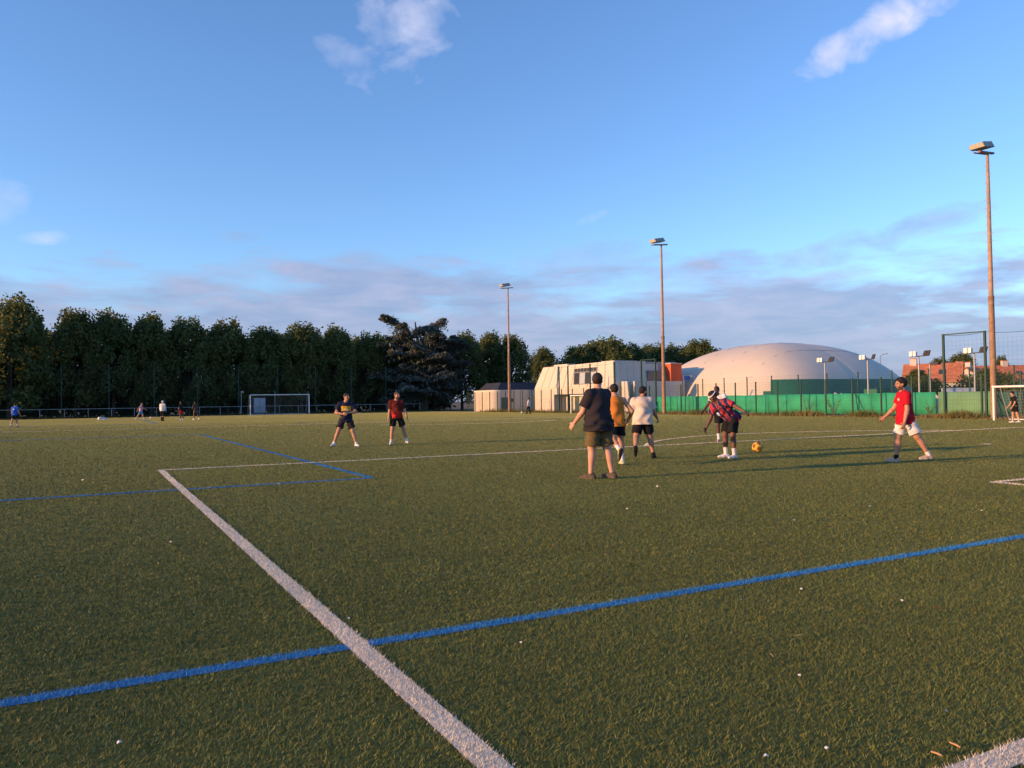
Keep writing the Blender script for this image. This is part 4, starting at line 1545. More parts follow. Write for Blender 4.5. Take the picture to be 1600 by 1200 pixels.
            q4[~flip] = q4[~flip][:, ::-1]
            Q.append(q4)
        return V, np.concatenate(Q)


def unit(v):
    v = np.asarray(v, float)
    return v/(np.linalg.norm(v)+1e-12)


def axis_rot(ax_, a):
    return np.array(Matrix.Rotation(a, 3, ax_))


def skin_mat(name, col):
    m_ = mat(name, col, 0.55, 0.08, 9.0, spec=0.35)
    return m_


SKIN = {'fair': skin_mat('fair_skin', (0.56, 0.30, 0.20)), 'tan': skin_mat('tan_skin', (0.48, 0.25, 0.155)),
        'olive': skin_mat('olive_skin', (0.42, 0.22, 0.135)), 'dark': skin_mat('dark_skin', (0.105, 0.050, 0.032)), 'brown': skin_mat('brown_skin', (0.155, 0.075, 0.046))}
M_HAIR = mat('black_hair', (0.014, 0.011, 0.010), 0.6, 0.3, 60.0, 0.6, 120.0)
M_HAIRB = mat('dark_brown_hair', (0.030, 0.019, 0.013), 0.6, 0.3, 60.0, 0.6, 120.0)
M_STUBBLE = mat('cropped_hair', (0.10, 0.06, 0.045), 0.8, 0.3, 60.0)
M_EYE = mat('eye', (0.02, 0.015, 0.012), 0.3)
M_LIP = mat('lips', (0.22, 0.08, 0.06), 0.5)
CLOTH_CACHE = {}


def cloth(name, col, rough=0.9, var=0.10):
    if name not in CLOTH_CACHE:
        CLOTH_CACHE[name] = mat(name, col, rough, var, 6.0, 0.25, 90.0, spec=0.15)
    return CLOTH_CACHE[name]


def pattern_cloth(name, fn):
    """cloth whose print follows the torso: attribute tuv = (side, front, up) in metres"""
    m_ = bpy.data.materials.new(name)
    m_.use_nodes = True
    t = NT(m_.node_tree)
    b = t.N['Principled BSDF']
    at = t.n('ShaderNodeAttribute', attribute_name='tuv')
    sp = t.n('ShaderNodeSeparateXYZ')
    t.L.new(at.outputs['Vector'], sp.inputs[0])
    c_ = fn(t, sp.outputs[0], sp.outputs[1], sp.outputs[2], at.outputs['Vector'])
    t.L.new(c_, b.inputs['Base Color'])
    b.inputs['Roughness'].default_value = 0.85
    b.inputs['Specular IOR Level'].default_value = 0.15
    return m_


def build_person(label, spot, heading, H, P, look, det=0.0095, group=None):
    """spot: ground (x, y); heading: degrees clockwise from looking straight away from the camera.
    P: pose angles, look: clothes and build"""
    k = H/1.78
    fat = look.get('fat', 1.0)
    th, sh, ank = 0.436*k, 0.438*k, 0.085*k
    tor, hipw, shw = 0.52*k, 0.095*k, 0.185*k*look.get('broad', 1.0)
    ua, fa = 0.305*k, 0.255*k
    X, Y, Z = np.eye(3)
    # pelvis and torso
    lean, side, twist = R(P.get('lean', 3)), R(P.get('side', 0)), R(P.get('twist', 0))
    Rt = axis_rot('Z', -twist)@axis_rot('Y', side)@axis_rot('X', -lean)
    hip = np.zeros(3)
    neck = hip+Rt@np.array([0, 0, tor])
    J = {}
    for s, nm in ((-1, 'l'), (1, 'r')):
        hp = hip+np.array([s*hipw, 0, 0])
        fl, ab, kn, tw = [R(v) for v in P[nm+'leg']]          # thigh forward, outward, knee bend, foot turn out
        d = axis_rot('Y', -s*ab)@axis_rot('X', fl)@np.array([0, 0, -1.0])
        kn_p = hp+d*th
        d2 = axis_rot('Y', -s*ab)@axis_rot('X', fl-kn)@np.array([0, 0, -1.0])
        an = kn_p+d2*sh
        J[nm+'hip'], J[nm+'knee'], J[nm+'ank'] = hp, kn_p, an
        pt = R(P.get(nm+'toe', 0))                              # toe pitch, positive: toes up
        fd = axis_rot('Z', -s*tw)@axis_rot('X', pt)@np.array([0, 1.0, 0])
        J[nm+'fd'] = fd
        J[nm+'fu'] = unit(np.cross(np.cross(fd, Z), fd))
        so = hip+Rt@np.array([s*shw, -0.005, tor*0.855])
        so[2] += P.get(nm+'shrug', 0.0)
        fw_, ou, el = [R(v) for v in P[nm+'arm'][:3]]            # arm forward, outward, elbow bend
        inn = R(P[nm+'arm'][3]) if len(P[nm+'arm']) > 3 else 0.0
        ba = axis_rot('Y', -s*ou)@axis_rot('X', fw_)
        if P.get('arms_with_torso', False):
            ba = Rt@ba
        e1 = so+ba@np.array([0, 0, -ua])
        w1 = e1+ba@axis_rot('Z', s*inn)@axis_rot('X', el)@np.array([0, 0, -fa])
        J[nm+'sho'], J[nm+'elb'], J[nm+'wri'] = so, e1, w1
    drop = min((J[n_+'ank']-J[n_+'fu']*ank)[2]+min(0, (J[n_+'fd']*0.15*k)[2]) for n_ in 'lr')
    sh_v = np.array([0, 0, -drop])
    for n_ in list(J):
        if not n_.endswith(('fd', 'fu')):
            J[n_] = J[n_]+sh_v
    hip = hip+sh_v
    neck = neck+sh_v
    # head
    hy, hpit = R(P.get('head', (0, 0))[0]), R(P.get('head', (0, 0))[1])
    Rh = axis_rot('Z', -hy)@axis_rot('X', hpit)
    nd = unit(Rt[:, 2]*0.55+Z*0.45+Rh[:, 1]*0.25)
    hc = neck+nd*0.155*k
    lo = np.min([v for n_, v in J.items() if not n_.endswith(('fd', 'fu'))]+[hc-0.14, hip-0.2], axis=0)-0.24
    hi = np.max([v for n_, v in J.items() if not n_.endswith(('fd', 'fu'))]+[hc+0.16, hip+0.2], axis=0)+0.24
    lo[2] = -0.03
    hs = k*look.get('headsize', 1.0)

    def torso(F, grow=0.0):
        F.loft(hip, Rt, tor, [-0.16, 0, 0.22, 0.5, 0.76, 0.92, 1.0, 1.06], np.array([0.115, 0.165, 0.158, 0.148, 0.170, 0.150, 0.075, 0.055])*k*fat+grow,
               np.array([0.085, 0.118, 0.112, 0.104, 0.118, 0.095, 0.062, 0.055])*k*(0.3+0.7*fat*fat)+grow, 0.03)

    F = Field(lo, hi, det)
    torso(F)
    F.cone(neck-Rt[:, 2]*0.03, hc-Rh[:, 2]*0.03*hs, 0.062*k, 0.056*k, 0.03)
    for s, n_ in ((-1, 'l'), (1, 'r')):
        F.cone(neck-Rt[:, 2]*0.012, J[n_+'sho'], 0.044*k, 0.048*k, 0.04)
        F.ell(J[n_+'sho'], np.eye(3), np.array([0.062, 0.060, 0.060])*k*fat**0.5, 0.04)
        F.cone(J[n_+'sho'], J[n_+'elb'], 0.057*k*fat**0.6, 0.043*k*fat**0.5, 0.03)
        md = J[n_+'elb']*0.72+J[n_+'wri']*0.28
        F.cone(J[n_+'elb'], md, 0.042*k, 0.045*k*fat**0.4, 0.02)
        F.cone(md, J[n_+'wri'], 0.045*k*fat**0.4, 0.027*k, 0.02)
        F.cone(J[n_+'hip'], J[n_+'knee'], 0.095*k*fat**0.7, 0.063*k*fat**0.6, 0.05)
        kn_, an_ = J[n_+'knee'], J[n_+'ank']
        F.cone(kn_, an_, 0.060*k*fat**0.6, 0.039*k, 0.03)
        bk = unit(np.cross(unit(an_-kn_), X))
        bk = bk if bk[1] < 0 else -bk
        cm = kn_*0.68+an_*0.32
        ax3 = unit(kn_-an_)
        Rc = np.stack([unit(np.cross(bk, ax3)), bk, ax3], 1)
        F.ell(cm+bk*0.018*k, Rc, np.array([0.057, 0.054, 0.125])*k*fat**0.6, 0.03)
        # hand
        wd = unit(J[n_+'wri']-J[n_+'elb'])
        hand_n = unit(np.array([-s*1.0, 0.15, 0.0])-wd*np.dot(np.array([-s*1.0, 0.15, 0.0]), wd))    # palm side
        wside = unit(np.cross(wd, hand_n))
        if wside[1] < 0:
            wside = -wside
        Rp = np.stack([wside, hand_n, wd], 1)
        F.ell(J[n_+'wri']+wd*0.052*k, Rp, np.array([0.042, 0.018, 0.056])*k, 0.015)
        if det < 0.015:
            curl = P.get('curl', 0.5)
            for q, ln in zip((-1, -0.36, 0.32, 1), (0.062, 0.074, 0.080, 0.074)):
                b0 = J[n_+'wri']+wd*0.092*k+wside*q*0.030*k
                d1 = unit(wd+hand_n*curl*0.6)
                b1 = b0+d1*ln*0.5*k
                d2 = unit(wd*(1-curl*0.7)+hand_n*curl*1.3)
                b2 = b1+d2*ln*0.5*k
                F.cone(b0, b1, 0.0102*k, 0.0095*k, 0.004)
                F.cone(b1, b2, 0.0095*k, 0.0085*k, 0.003)
            t0 = J[n_+'wri']+wd*0.03*k+wside*0.034*k
            t1 = t0+unit(wd*0.7+wside*0.7+hand_n*0.25)*0.042*k
            F.cone(t0, t1, 0.0125*k, 0.0110*k, 0.008)
            F.cone(t1, t1+unit(wd+wside*0.15+hand_n*0.35)*0.032*k, 0.0108*k, 0.009*k, 0.003)
        else:
            F.cone(J[n_+'wri']+wd*0.08*k, J[n_+'wri']+wd*0.15*k+hand_n*0.02*k, 0.026*k, 0.016*k, 0.02)
        # foot inside the shoe
        F.cone(an_-J[n_+'fu']*0.045*k-J[n_+'fd']*0.02*k, an_-J[n_+'fu']*0.055*k+J[n_+'fd']*0.15*k, 0.036*k, 0.028*k, 0.02)

    def hp_(x, y, z):
        return hc+Rh@(np.array([x, y, z])*hs)
    F.ell(hp_(0, -0.008, 0.030), Rh, np.array([0.076, 0.096, 0.092])*hs, 0.02)
    F.ell(hp_(0, 0.030, -0.045), Rh, np.array([0.058, 0.062, 0.072])*hs, 0.03)
    F.ell(hp_(0, 0.068, -0.092), Rh, np.array([0.026, 0.022, 0.020])*hs, 0.02)
    F.cone(hp_(0, 0.090, 0.022), hp_(0, 0.112, -0.018), 0.009*hs, 0.014*hs, 0.012)
    for s in (-1, 1):
        F.ell(hp_(s*0.032, 0.084, 0.032), Rh, np.array([0.026, 0.012, 0.008])*hs, 0.012)
        F.ell(hp_(s*0.042, 0.062, -0.022), Rh, np.array([0.024, 0.022, 0.020])*hs, 0.02)
        F.ell(hp_(s*0.077, -0.006, -0.004), Rh@axis_rot('Z', s*0.35), np.array([0.010, 0.020, 0.032])*hs, 0.006)
        F.ell(hp_(s*0.031, 0.098, 0.012), Rh, np.array([0.014, 0.012, 0.009])*hs, 0.0, True)
    F.ell(hp_(0, 0.090, -0.055), Rh, np.array([0.024, 0.012, 0.010])*hs, 0.01)
    V, Q = F.mesh()
    # eyes and lips as small coloured patches of the face
    C = V[Q].mean(1)
    lc = (C-hc)@Rh/hs
    mi = np.zeros(len(Q), int)
    for s in (-1, 1):
        mi[((lc[:, 0]-s*0.031)**2/0.016**2+(lc[:, 2]-0.012)**2/0.008**2 < 1) & (lc[:, 1] > 0.06)] = 1
    mi[(lc[:, 0]**2/0.026**2+(lc[:, 2]+0.055)**2/0.009**2 < 1) & (lc[:, 1] > 0.06)] = 2
    beard = look.get('beard')
    mats_ = [SKIN[look['skin']], M_EYE, M_LIP]
    if beard:
        mats_.append(M_STUBBLE if beard == 'stubble' else M_HAIR)
        bb = (lc[:, 2] < -0.045) & (lc[:, 1] > -0.01) & (lc[:, 2] > -0.125) & (np.abs(lc[:, 0]) < 0.075) & (mi == 0)
        mi[bb & ~((np.abs(lc[:, 0]) < 0.03) & (lc[:, 2] > -0.066))] = 3
    rz = -R(heading)-YAW
    me = tri_mesh('person', V, Q, mats_, mi, True)
    root = link('person', me)
    root.location = (spot[0], spot[1], 0)
    root.rotation_euler = (0, 0, rz)
    tag(root, label, 'person', group)

    def part(name, F_, ms, tuv=False, mi_fn=None):
        V_, Q_ = F_.mesh()
        mi_ = None
        if mi_fn is not None:
            mi_ = mi_fn(V_[Q_].mean(1))
        me_ = tri_mesh(name, V_, Q_, ms if isinstance(ms, list) else [ms], mi_, True)
        if tuv:
            at = me_.attributes.new('tuv', 'FLOAT_VECTOR', 'POINT')
            at.data.foreach_set('vector', ((V_-hip)@Rt).astype(np.float32).ravel())
        return link(name, me_, root)

    dc = max(det, 0.0105)
    # shirt
    hem = look.get('hem', -0.20)
    loose = look.get('loose', 0.0)*k
    F = Field(lo, hi, dc)
    Wt = np.array([0.206, 0.200, 0.186, 0.176, 0.182, 0.148, 0.090, 0.072])*k*fat+np.array([1.25, 1.1, 0.9, 0.7, 0.5, 0.3, 0.1, 0.0])*loose
    Dt = np.array([0.160, 0.156, 0.142, 0.130, 0.134, 0.112, 0.078, 0.070])*k*(0.25+0.75*fat*fat)+np.array([1.1, 1.0, 0.8, 0.6, 0.4, 0.2, 0.0, 0.0])*loose
    F.loft(hip, Rt, tor, [hem-0.02, 0, 0.22, 0.5, 0.76, 0.92, 1.0, 1.03], Wt, Dt, 0.03, look.get('seed', 1.0), look.get('folds', 0.0095))
    sl = look.get('sleeve', 0.62)
    Fs = None
    if sl > 0:
        for n_ in 'lr':
            so, e1 = J[n_+'sho'], J[n_+'elb']
            Fs = Field(lo, hi, dc)
            full = sl > 1
            end = so+(e1-so)*min(sl, 1.0)
            Fs.cone(neck-Rt[:, 2]*0.015*k+(so-neck)*0.12, so, 0.056*k, 0.082*k*fat**0.5, 0.03)
            Fs.cone(so, end+(e1-so)*0.12, 0.083*k*fat**0.55, look.get('sleeve_w', 0.074)*k*fat**0.6, 0.03)
            if full:
                Fs.cone(e1, J[n_+'wri'], 0.066*k, 0.045*k, 0.03)
            else:
                Fs.cut(end, e1-so)
            hh = np.clip(0.5+0.5*(F.D-Fs.D)/0.045, 0, 1)
            F.D = F.D*(1-hh)+Fs.D*hh-0.045*hh*(1-hh)
    # neckline
    F.cone(neck+Rt[:, 2]*0.0, hc, 0.066*k, 0.066*k, 0.0, True)
    F.ell(neck+Rt[:, 1]*0.045*k+Rt[:, 2]*0.015, Rt, np.array([0.062, 0.05, 0.045])*k, 0.0, True)
    part('shirt', F, look['shirt'], True)
    # shorts or trousers
    F = Field(lo, np.minimum(hi, [9, 9, hip[2]+0.25]), dc)
    F.loft(hip, Rt*0.5+np.eye(3)*0.5 if abs(lean) < 0.9 else Rt, tor, [-0.26, -0.1, 0.0, 0.10, 0.16], np.array([0.130, 0.174, 0.174, 0.164, 0.155])*k*fat,
           np.array([0.106, 0.130, 0.130, 0.118, 0.110])*k*(0.3+0.7*fat*fat), 0.03)
    lg = look.get('leglen', 0.72)
    for n_ in 'lr':
        hp0, kn0, an0 = J[n_+'hip'], J[n_+'knee'], J[n_+'ank']
        Fs = Field(lo, np.minimum(hi, [9, 9, hip[2]+0.25]), dc)
        wl = look.get('leg_w', 0.108)*k*fat**0.7
        if lg <= 1:
            end = hp0+(kn0-hp0)*lg
            Fs.cone(hp0, end+(kn0-hp0)*0.1, 0.101*k*fat**0.7, wl, 0.03)
            Fs.cut(end, kn0-hp0)
        else:
            Fs.cone(hp0, kn0, 0.104*k*fat**0.7, 0.076*k, 0.03)
            Fs.cone(kn0, an0, 0.076*k, 0.058*k, 0.03)
        if look.get('folds', 0.0095) > 0:
            ph = look.get('seed', 1.0)
            gx_, gy_, gz_ = Fs.ax[0][:, None, None], Fs.ax[1][None, :, None], Fs.ax[2][None, None, :]
            Fs.D = Fs.D+0.0075*np.sin(30*gz_+22*gx_+ph*3+2.5*np.sin(9*gz_+ph))*np.ones_like(gy_)
        hh = np.clip(0.5+0.5*(F.D-Fs.D)/0.03, 0, 1)
        F.D = F.D*(1-hh)+Fs.D*hh-0.03*hh*(1-hh)
    part('trousers' if lg > 1 else 'shorts', F, look['shorts'])
    # socks and shoes
    for s, n_ in ((-1, 'l'), (1, 'r')):
        kn0, an0, fd, fu = J[n_+'knee'], J[n_+'ank'], J[n_+'fd'], J[n_+'fu']
        bmin, bmax = np.minimum(kn0, an0)-0.26, np.maximum(kn0, an0)+0.26
        if look.get('sock', 0) > 0 and lg <= 1:
            F = Field(bmin, bmax, dc*0.8)
            topk = an0+(kn0-an0)*look['sock']
            F.cone(topk, an0, (0.045+0.012*look['sock'])*k, 0.044*k, 0.01)
            F.cone(an0, an0-fu*0.04*k+fd*0.03*k, 0.045*k, 0.042*k, 0.01)
            F.cut(topk, kn0-an0)
            sm_ = look['sock_mat']
            part('sock', F, sm_[0 if s < 0 else 1] if isinstance(sm_, tuple) else sm_)
        F = Field(bmin, bmax, dc*0.75)
        sole = an0-fu*ank
        c0 = sole+fu*0.040*k
        F.cone(c0-fd*0.052*k, c0+fd*0.06*k, 0.042*k, 0.045*k, 0.02)
        F.cone(c0+fd*0.06*k, c0+fd*0.175*k-fu*0.008*k, 0.046*k, 0.030*k, 0.02)
        F.cone(c0-fd*0.03*k, an0-fu*0.005*k-fd*0.01*k, 0.044*k, 0.046*k, 0.025)
        F.cut(sole, -fu)
        F.cut(an0+fu*0.012*k, fu+fd*0.15)
        sp_, fu_ = sole.copy(), fu.copy()
        part('shoe', F, [look['shoe'], look.get('sole', look['shoe'])], False, lambda C_: ((C_-sp_)@fu_ < 0.024*k).astype(int))
    # hair
    st = look.get('hair', 'short')
    hm = look.get('hair_mat', M_HAIR)
    if st != 'none':
        F = Field(hc-0.19, hc+0.22, dc*0.8)
        g_ = {'short': 0.014, 'curly': 0.026, 'crop': 0.005, 'cap': 0.014, 'long': 0.02}[st]*hs
        F.ell(hp_(0, -0.010, 0.034), Rh, np.array([0.076, 0.096, 0.092])*hs+g_, 0.0)
        if st == 'long':
            F.ell(hp_(0, -0.060, -0.03), Rh, np.array([0.07, 0.05, 0.08])*hs, 0.03)
        if st in ('curly', 'short'):
            gx_, gy_, gz_ = F.ax[0][:, None, None], F.ax[1][None, :, None], F.ax[2][None, None, :]
            am = 0.006 if st == 'curly' else 0.003
            F.D = F.D+am*np.sin(95*gx_+20*gz_)*np.sin(90*gy_)*np.sin(100*gz_+15*gx_)
        # hairline: keep what lies above and behind a slanting plane
        F.cut(hp_(0, 0.066, 0.066), Rh@np.array([0, 0.86, -0.52 if st != 'cap' else -0.8]))
        F.cut(hp_(0, -0.03, -0.058), Rh@np.array([0, 0.25, -1]))
        for s in (-1, 1):
            F.ell(hp_(s*0.088, 0.012, -0.016), Rh, np.array([0.026, 0.034, 0.046])*hs, 0.0, True)
        part('cap' if st == 'cap' else 'hair', F, look.get('cap_mat', hm) if st == 'cap' else hm)
        if st == 'cap':
            Fb = Field(hc-0.19, hc+0.25, dc*0.8)
            Fb.ell(hp_(0, 0.085, 0.062), Rh@axis_rot('X', -0.12), np.array([0.068, 0.075, 0.010])*hs, 0.0)
            part('cap_brim', Fb, look.get('cap_mat', hm))
    if look.get('headband'):
        F = Field(hc-0.2, hc+0.2, dc*0.7)
        F.ell(hp_(0, -0.008, 0.032), Rh, np.array([0.076, 0.096, 0.092])*hs+0.021*hs, 0.0)
        F.cut(hp_(0, 0, 0.075), Rh@np.array([0, 0.25, 1]))
        F.cut(hp_(0, 0, 0.048), Rh@np.array([0, -0.25, -1]))
        part('headband', F, look['headband'])
    return root


# prints on shirts
def band_jersey(t, s, f, u, vec):
    chest = t.m('MULTIPLY', t.m('LESS_THAN', t.m('ABSOLUTE', s), 0.155), t.m('MULTIPLY', t.m('GREATER_THAN', u, 0.235), t.m('LESS_THAN', u, 0.385)))
    front = t.m('GREATER_THAN', f, 0.0)
    c_ = t.mix(t.m('MULTIPLY', chest, front), (0.014, 0.016, 0.042), (0.72, 0.42, 0.03))
    logo = t.m('MULTIPLY', t.m('MULTIPLY', t.m('GREATER_THAN', u, 0.255), t.m('LESS_THAN', u, 0.30)), t.m('LESS_THAN', t.m('ABSOLUTE', s), 0.09))
    logo = t.m('MULTIPLY', logo, t.m('GREATER_THAN', t.m('SINE', t.m('MULTIPLY', s, 150.0)), -0.2))
    c_ = t.mix(t.m('MULTIPLY', logo, front), c_, (0.85, 0.75, 0.6))
    return t.mix(t.ramp(t.noise(vec, 7.0, 3), [(0.45, 0.0), (0.7, 0.35)]), c_, (0.05, 0.05, 0.075))


def fade_jersey(t, s, f, u, vec):
    nz = t.noise(vec, 9.0, 4, 0.7, 1.2)
    g = t.m('ADD', t.m('MULTIPLY', t.m('SUBTRACT', 0.22, u), 2.6), t.m('MULTIPLY', t.m('SUBTRACT', nz, 0.5), 1.7))
    sd_ = t.m('MULTIPLY', t.m('SUBTRACT', t.m('ABSOLUTE', s), 0.17), 9.0, clamp=True)
    c_ = t.mix(t.ramp(g, [(0.05, 0.0), (0.40, 1.0)]), (0.16, 0.018, 0.014), (0.60, 0.035, 0.025))
    c_ = t.mix(t.ramp(nz, [(0.48, 0.0), (0.56, 0.85)]), c_, (0.020, 0.012, 0.012))
    c_ = t.mix(sd_, c_, (0.016, 0.013, 0.015))
    hem_ = t.m('LESS_THAN', u, -0.065)
    return t.mix(hem_, c_, (0.018, 0.014, 0.015))


def stripe_jersey(t, s, f, u, vec):
    nz = t.noise(vec, 8.0, 3, 0.6, 0.6)
    ss = t.m('ADD', s, t.m('MULTIPLY', t.m('SUBTRACT', nz, 0.5), 0.24))
    ang = t.m('ADD', t.m('MULTIPLY', ss, 34.0), t.m('MULTIPLY', f, 24.0))
    w_ = t.m('SINE', ang)
    c_ = t.mix(t.m('GREATER_THAN', w_, 0.0), (0.020, 0.024, 0.085), (0.50, 0.030, 0.050))
    thin = t.m('LESS_THAN', t.m('ABSOLUTE', t.m('SUBTRACT', w_, 0.02)), 0.12)
    c_ = t.mix(t.m('MULTIPLY', thin, 0.55), c_, (0.75, 0.60, 0.62))
    return t.mix(t.ramp(nz, [(0.46, 0.0), (0.58, 0.75)]), c_, (0.03, 0.022, 0.06))


def half_bib(t, s, f, u, vec):
    nz = t.noise(vec, 5.0, 2)
    return t.mix(t.ramp(t.m('ADD', u, t.m('MULTIPLY', nz, 0.05)), [(0.14, 0.0), (0.19, 1.0)]), (0.42, 0.56, 0.74), (0.74, 0.71, 0.70))


def pale_print(t, s, f, u, vec):
    box_ = t.m('MULTIPLY', t.m('LESS_THAN', t.m('ABSOLUTE', s), 0.06), t.m('MULTIPLY', t.m('GREATER_THAN', u, 0.28), t.m('LESS_THAN', u, 0.36)))
    return t.mix(t.m('MULTIPLY', box_, 0.9), (0.020, 0.10, 0.50), (0.55, 0.65, 0.85))


def red_crest(t, s, f, u, vec):
    d2 = t.m('ADD', t.m('POWER', t.m('SUBTRACT', s, -0.075), 2.0), t.m('POWER', t.m('SUBTRACT', u, 0.36), 2.0))
    cr = t.m('MULTIPLY', t.m('LESS_THAN', d2, 0.0007), t.m('GREATER_THAN', f, 0.0))
    return t.mix(cr, (0.44, 0.010, 0.026), (0.80, 0.55, 0.45))


C_DARK = cloth('charcoal_tshirt', (0.030, 0.027, 0.032))
C_KHAKI = cloth('khaki_shorts', (0.135, 0.100, 0.045))
C_ORANGE = cloth('orange_vest', (0.56, 0.20, 0.035))
C_BLACK = cloth('black_sports_cloth', (0.014, 0.014, 0.016))
C_BLACKW = cloth('worn_black_cloth', (0.030, 0.026, 0.026))
C_BEIGE = cloth('cream_tshirt', (0.60, 0.52, 0.43))
C_WHITE = cloth('white_cotton', (0.66, 0.65, 0.65))
C_SOCKW = cloth('white_sock', (0.72, 0.68, 0.66))
C_SHOE_BROWN = cloth('brown_grey_shoe', (0.105, 0.082, 0.066))
C_SHOE_BLACK = cloth('black_shoe', (0.018, 0.016, 0.017))
C_SHOE_WHITE = cloth('white_shoe', (0.70, 0.67, 0.64))
C_SHOE_PINK = cloth('pinkish_shoe', (0.50, 0.27, 0.25))
C_SHOE_TAN = cloth('tan_shoe', (0.42, 0.31, 0.24))
C_SHOE_GREY = cloth('blue_grey_shoe', (0.10, 0.115, 0.15))
C_SHOE_LIME = cloth('lime_white_shoe', (0.45, 0.47, 0.28))
C_SHORT_BLUE = cloth('sky_blue_shorts', (0.06, 0.28, 0.62))
C_SHORT_RED = cloth('red_shorts', (0.52, 0.03, 0.03))
C_PINK = cloth('pink_shirt', (0.52, 0.32, 0.40))
C_TAN = cloth('dark_tan_shirt', (0.075, 0.050, 0.042))
P_BAND = pattern_cloth('navy_jersey_with_yellow_band', band_jersey)
P_FADE = pattern_cloth('red_black_faded_jersey', fade_jersey)
P_STRIPE = pattern_cloth('navy_red_striped_jersey', stripe_jersey)
P_BIB = pattern_cloth('white_blue_bib', half_bib)
P_BLUE = pattern_cloth('blue_shirt_with_pale_print', pale_print)
P_RED = pattern_cloth('red_shirt_with_crest', red_crest)


def spot(px, py):
    return G(px, py)[:2]


# leg: thigh forward, outward, knee bend, foot turn-out; arm: forward, outward, elbow bend, forearm inward turn
build_person('man in charcoal t-shirt and khaki shorts seen from behind, arm hanging', spot(937, 748), -38, 1.86,
             dict(lean=2, lleg=(7, 3, 6, 22), rleg=(-7, 4, 4, -14), larm=(18, 14, 22), rarm=(14, -7, 14, 10), head=(55, 0), curl=0.7),
             dict(skin='fair', fat=1.13, shirt=C_DARK, shorts=C_KHAKI, leglen=0.94, leg_w=0.116, sleeve=0.76, sleeve_w=0.098, loose=0.030, hem=-0.30, shoe=C_SHOE_BROWN, sole=cloth('grey_sole', (0.20, 0.18, 0.16)), sock=0.0, hair='short', hair_mat=M_HAIRB, seed=0.4, folds=0.013))
build_person('player in orange vest and white socks stepping behind the man in charcoal', spot(964, 727), -12, 1.72,
             dict(lean=6, lleg=(-16, 2, 50, 0), rleg=(8, 3, 10, 0), ltoe=-62, larm=(10, 10, 40), rarm=(-20, 34, 75, 30), head=(-10, 0)),
             dict(skin='tan', shirt=C_ORANGE, sleeve=0.0, shorts=C_BLACK, leglen=0.72, hem=-0.24, shoe=C_SHOE_LIME, sole=cloth('dark_sole', (0.05, 0.05, 0.05)), sock=0.55, sock_mat=C_SOCKW, hair='short', seed=1.7))
build_person('stocky man in cream t-shirt and black shorts running away, face turned sideways', spot(1005, 716), 6, 1.70,
             dict(lean=4, lleg=(-14, 9, 40, 0), rleg=(6, 10, 12, 20), ltoe=-58, larm=(-6, 17, 28), rarm=(12, 20, 34, -10), head=(58, -2), curl=0.8),
             dict(skin='olive', fat=1.22, broad=1.0, shirt=C_BEIGE, shorts=C_BLACK, leglen=0.80, leg_w=0.112, sleeve=0.70, sleeve_w=0.092, loose=0.012, hem=-0.24, shoe=C_SHOE_BLACK, sock=0.14, sock_mat=C_BLACK, hair='short', beard='dark', seed=2.3, folds=0.0115))
build_person('player in white and pale blue bib, black shorts, jogging towards the others', spot(1127, 690.5), 205, 1.78,
             dict(lean=12, side=7, lleg=(-20, 2, 30, 0), rleg=(10, -2, 14, 0), ltoe=-40, larm=(10, 10, 40), rarm=(16, 30, 28), head=(20, 2)),
             dict(skin='dark', fat=0.92, shirt=P_BIB, sleeve=0.4, shorts=C_BLACK, leglen=0.86, leg_w=0.118, shoe=C_SHOE_PINK, sock=0.42, sock_mat=C_SOCKW, hair='crop', seed=3.1, hem=-0.22), det=0.011)
build_person('player in navy and red striped jersey bending forward over the ball', spot(1144, 716), -122, 1.74,
             dict(lean=44, side=14, twist=0, lleg=(10, 1, 14, 0), rleg=(18, -2, 18, 20), larm=(-14, 66, 14), rarm=(16, 2, 18), head=(18, -34), curl=0.9),
             dict(skin='brown', fat=0.98, shirt=P_STRIPE, sleeve=0.7, sleeve_w=0.088, shorts=C_BLACK, leglen=0.84, leg_w=0.116, shoe=C_SHOE_WHITE, sock=0.36, sock_mat=C_SOCKW, hair='short', headband=C_WHITE, loose=0.012, seed=4.2, hem=-0.22, folds=0.011))
build_person('man in red t-shirt and white shorts walking in profile', spot(1416, 723), -86, 1.76,
             dict(lean=3, twist=6, lleg=(-24, 2, 6, 4), rleg=(14, 2, 8, 6), rtoe=6, ltoe=-4, larm=(2, 7, 14), rarm=(24, 8, 22), head=(-2, -6), curl=0.8),
             dict(skin='olive', fat=1.02, broad=1.04, shirt=P_RED, sleeve=0.66, shorts=C_WHITE, leglen=0.86, leg_w=0.116, shoe=C_SHOE_TAN, sole=C_WHITE, sock=0.18, sock_mat=(C_SOCKW, C_BLACK), hair='curly', beard='stubble', loose=0.010, seed=5.5, hem=-0.27, folds=0.010))
build_person('goalkeeper all in black with light socks standing inside the cream goal', spot(1586, 660.5), -80, 1.48,
             dict(lean=6, lleg=(-8, 3, 4, 4), rleg=(6, 3, 4, 4), larm=(6, 5, 26, 10), rarm=(10, 5, 28, 10), head=(-6, -14)),
             dict(skin='tan', fat=0.95, shirt=C_BLACK, shorts=C_BLACK, leglen=0.8, shoe=C_SHOE_WHITE, sock=0.7, sock_mat=cloth('pale_sock', (0.60, 0.45, 0.38)), hair='short', seed=6.1), det=0.014)
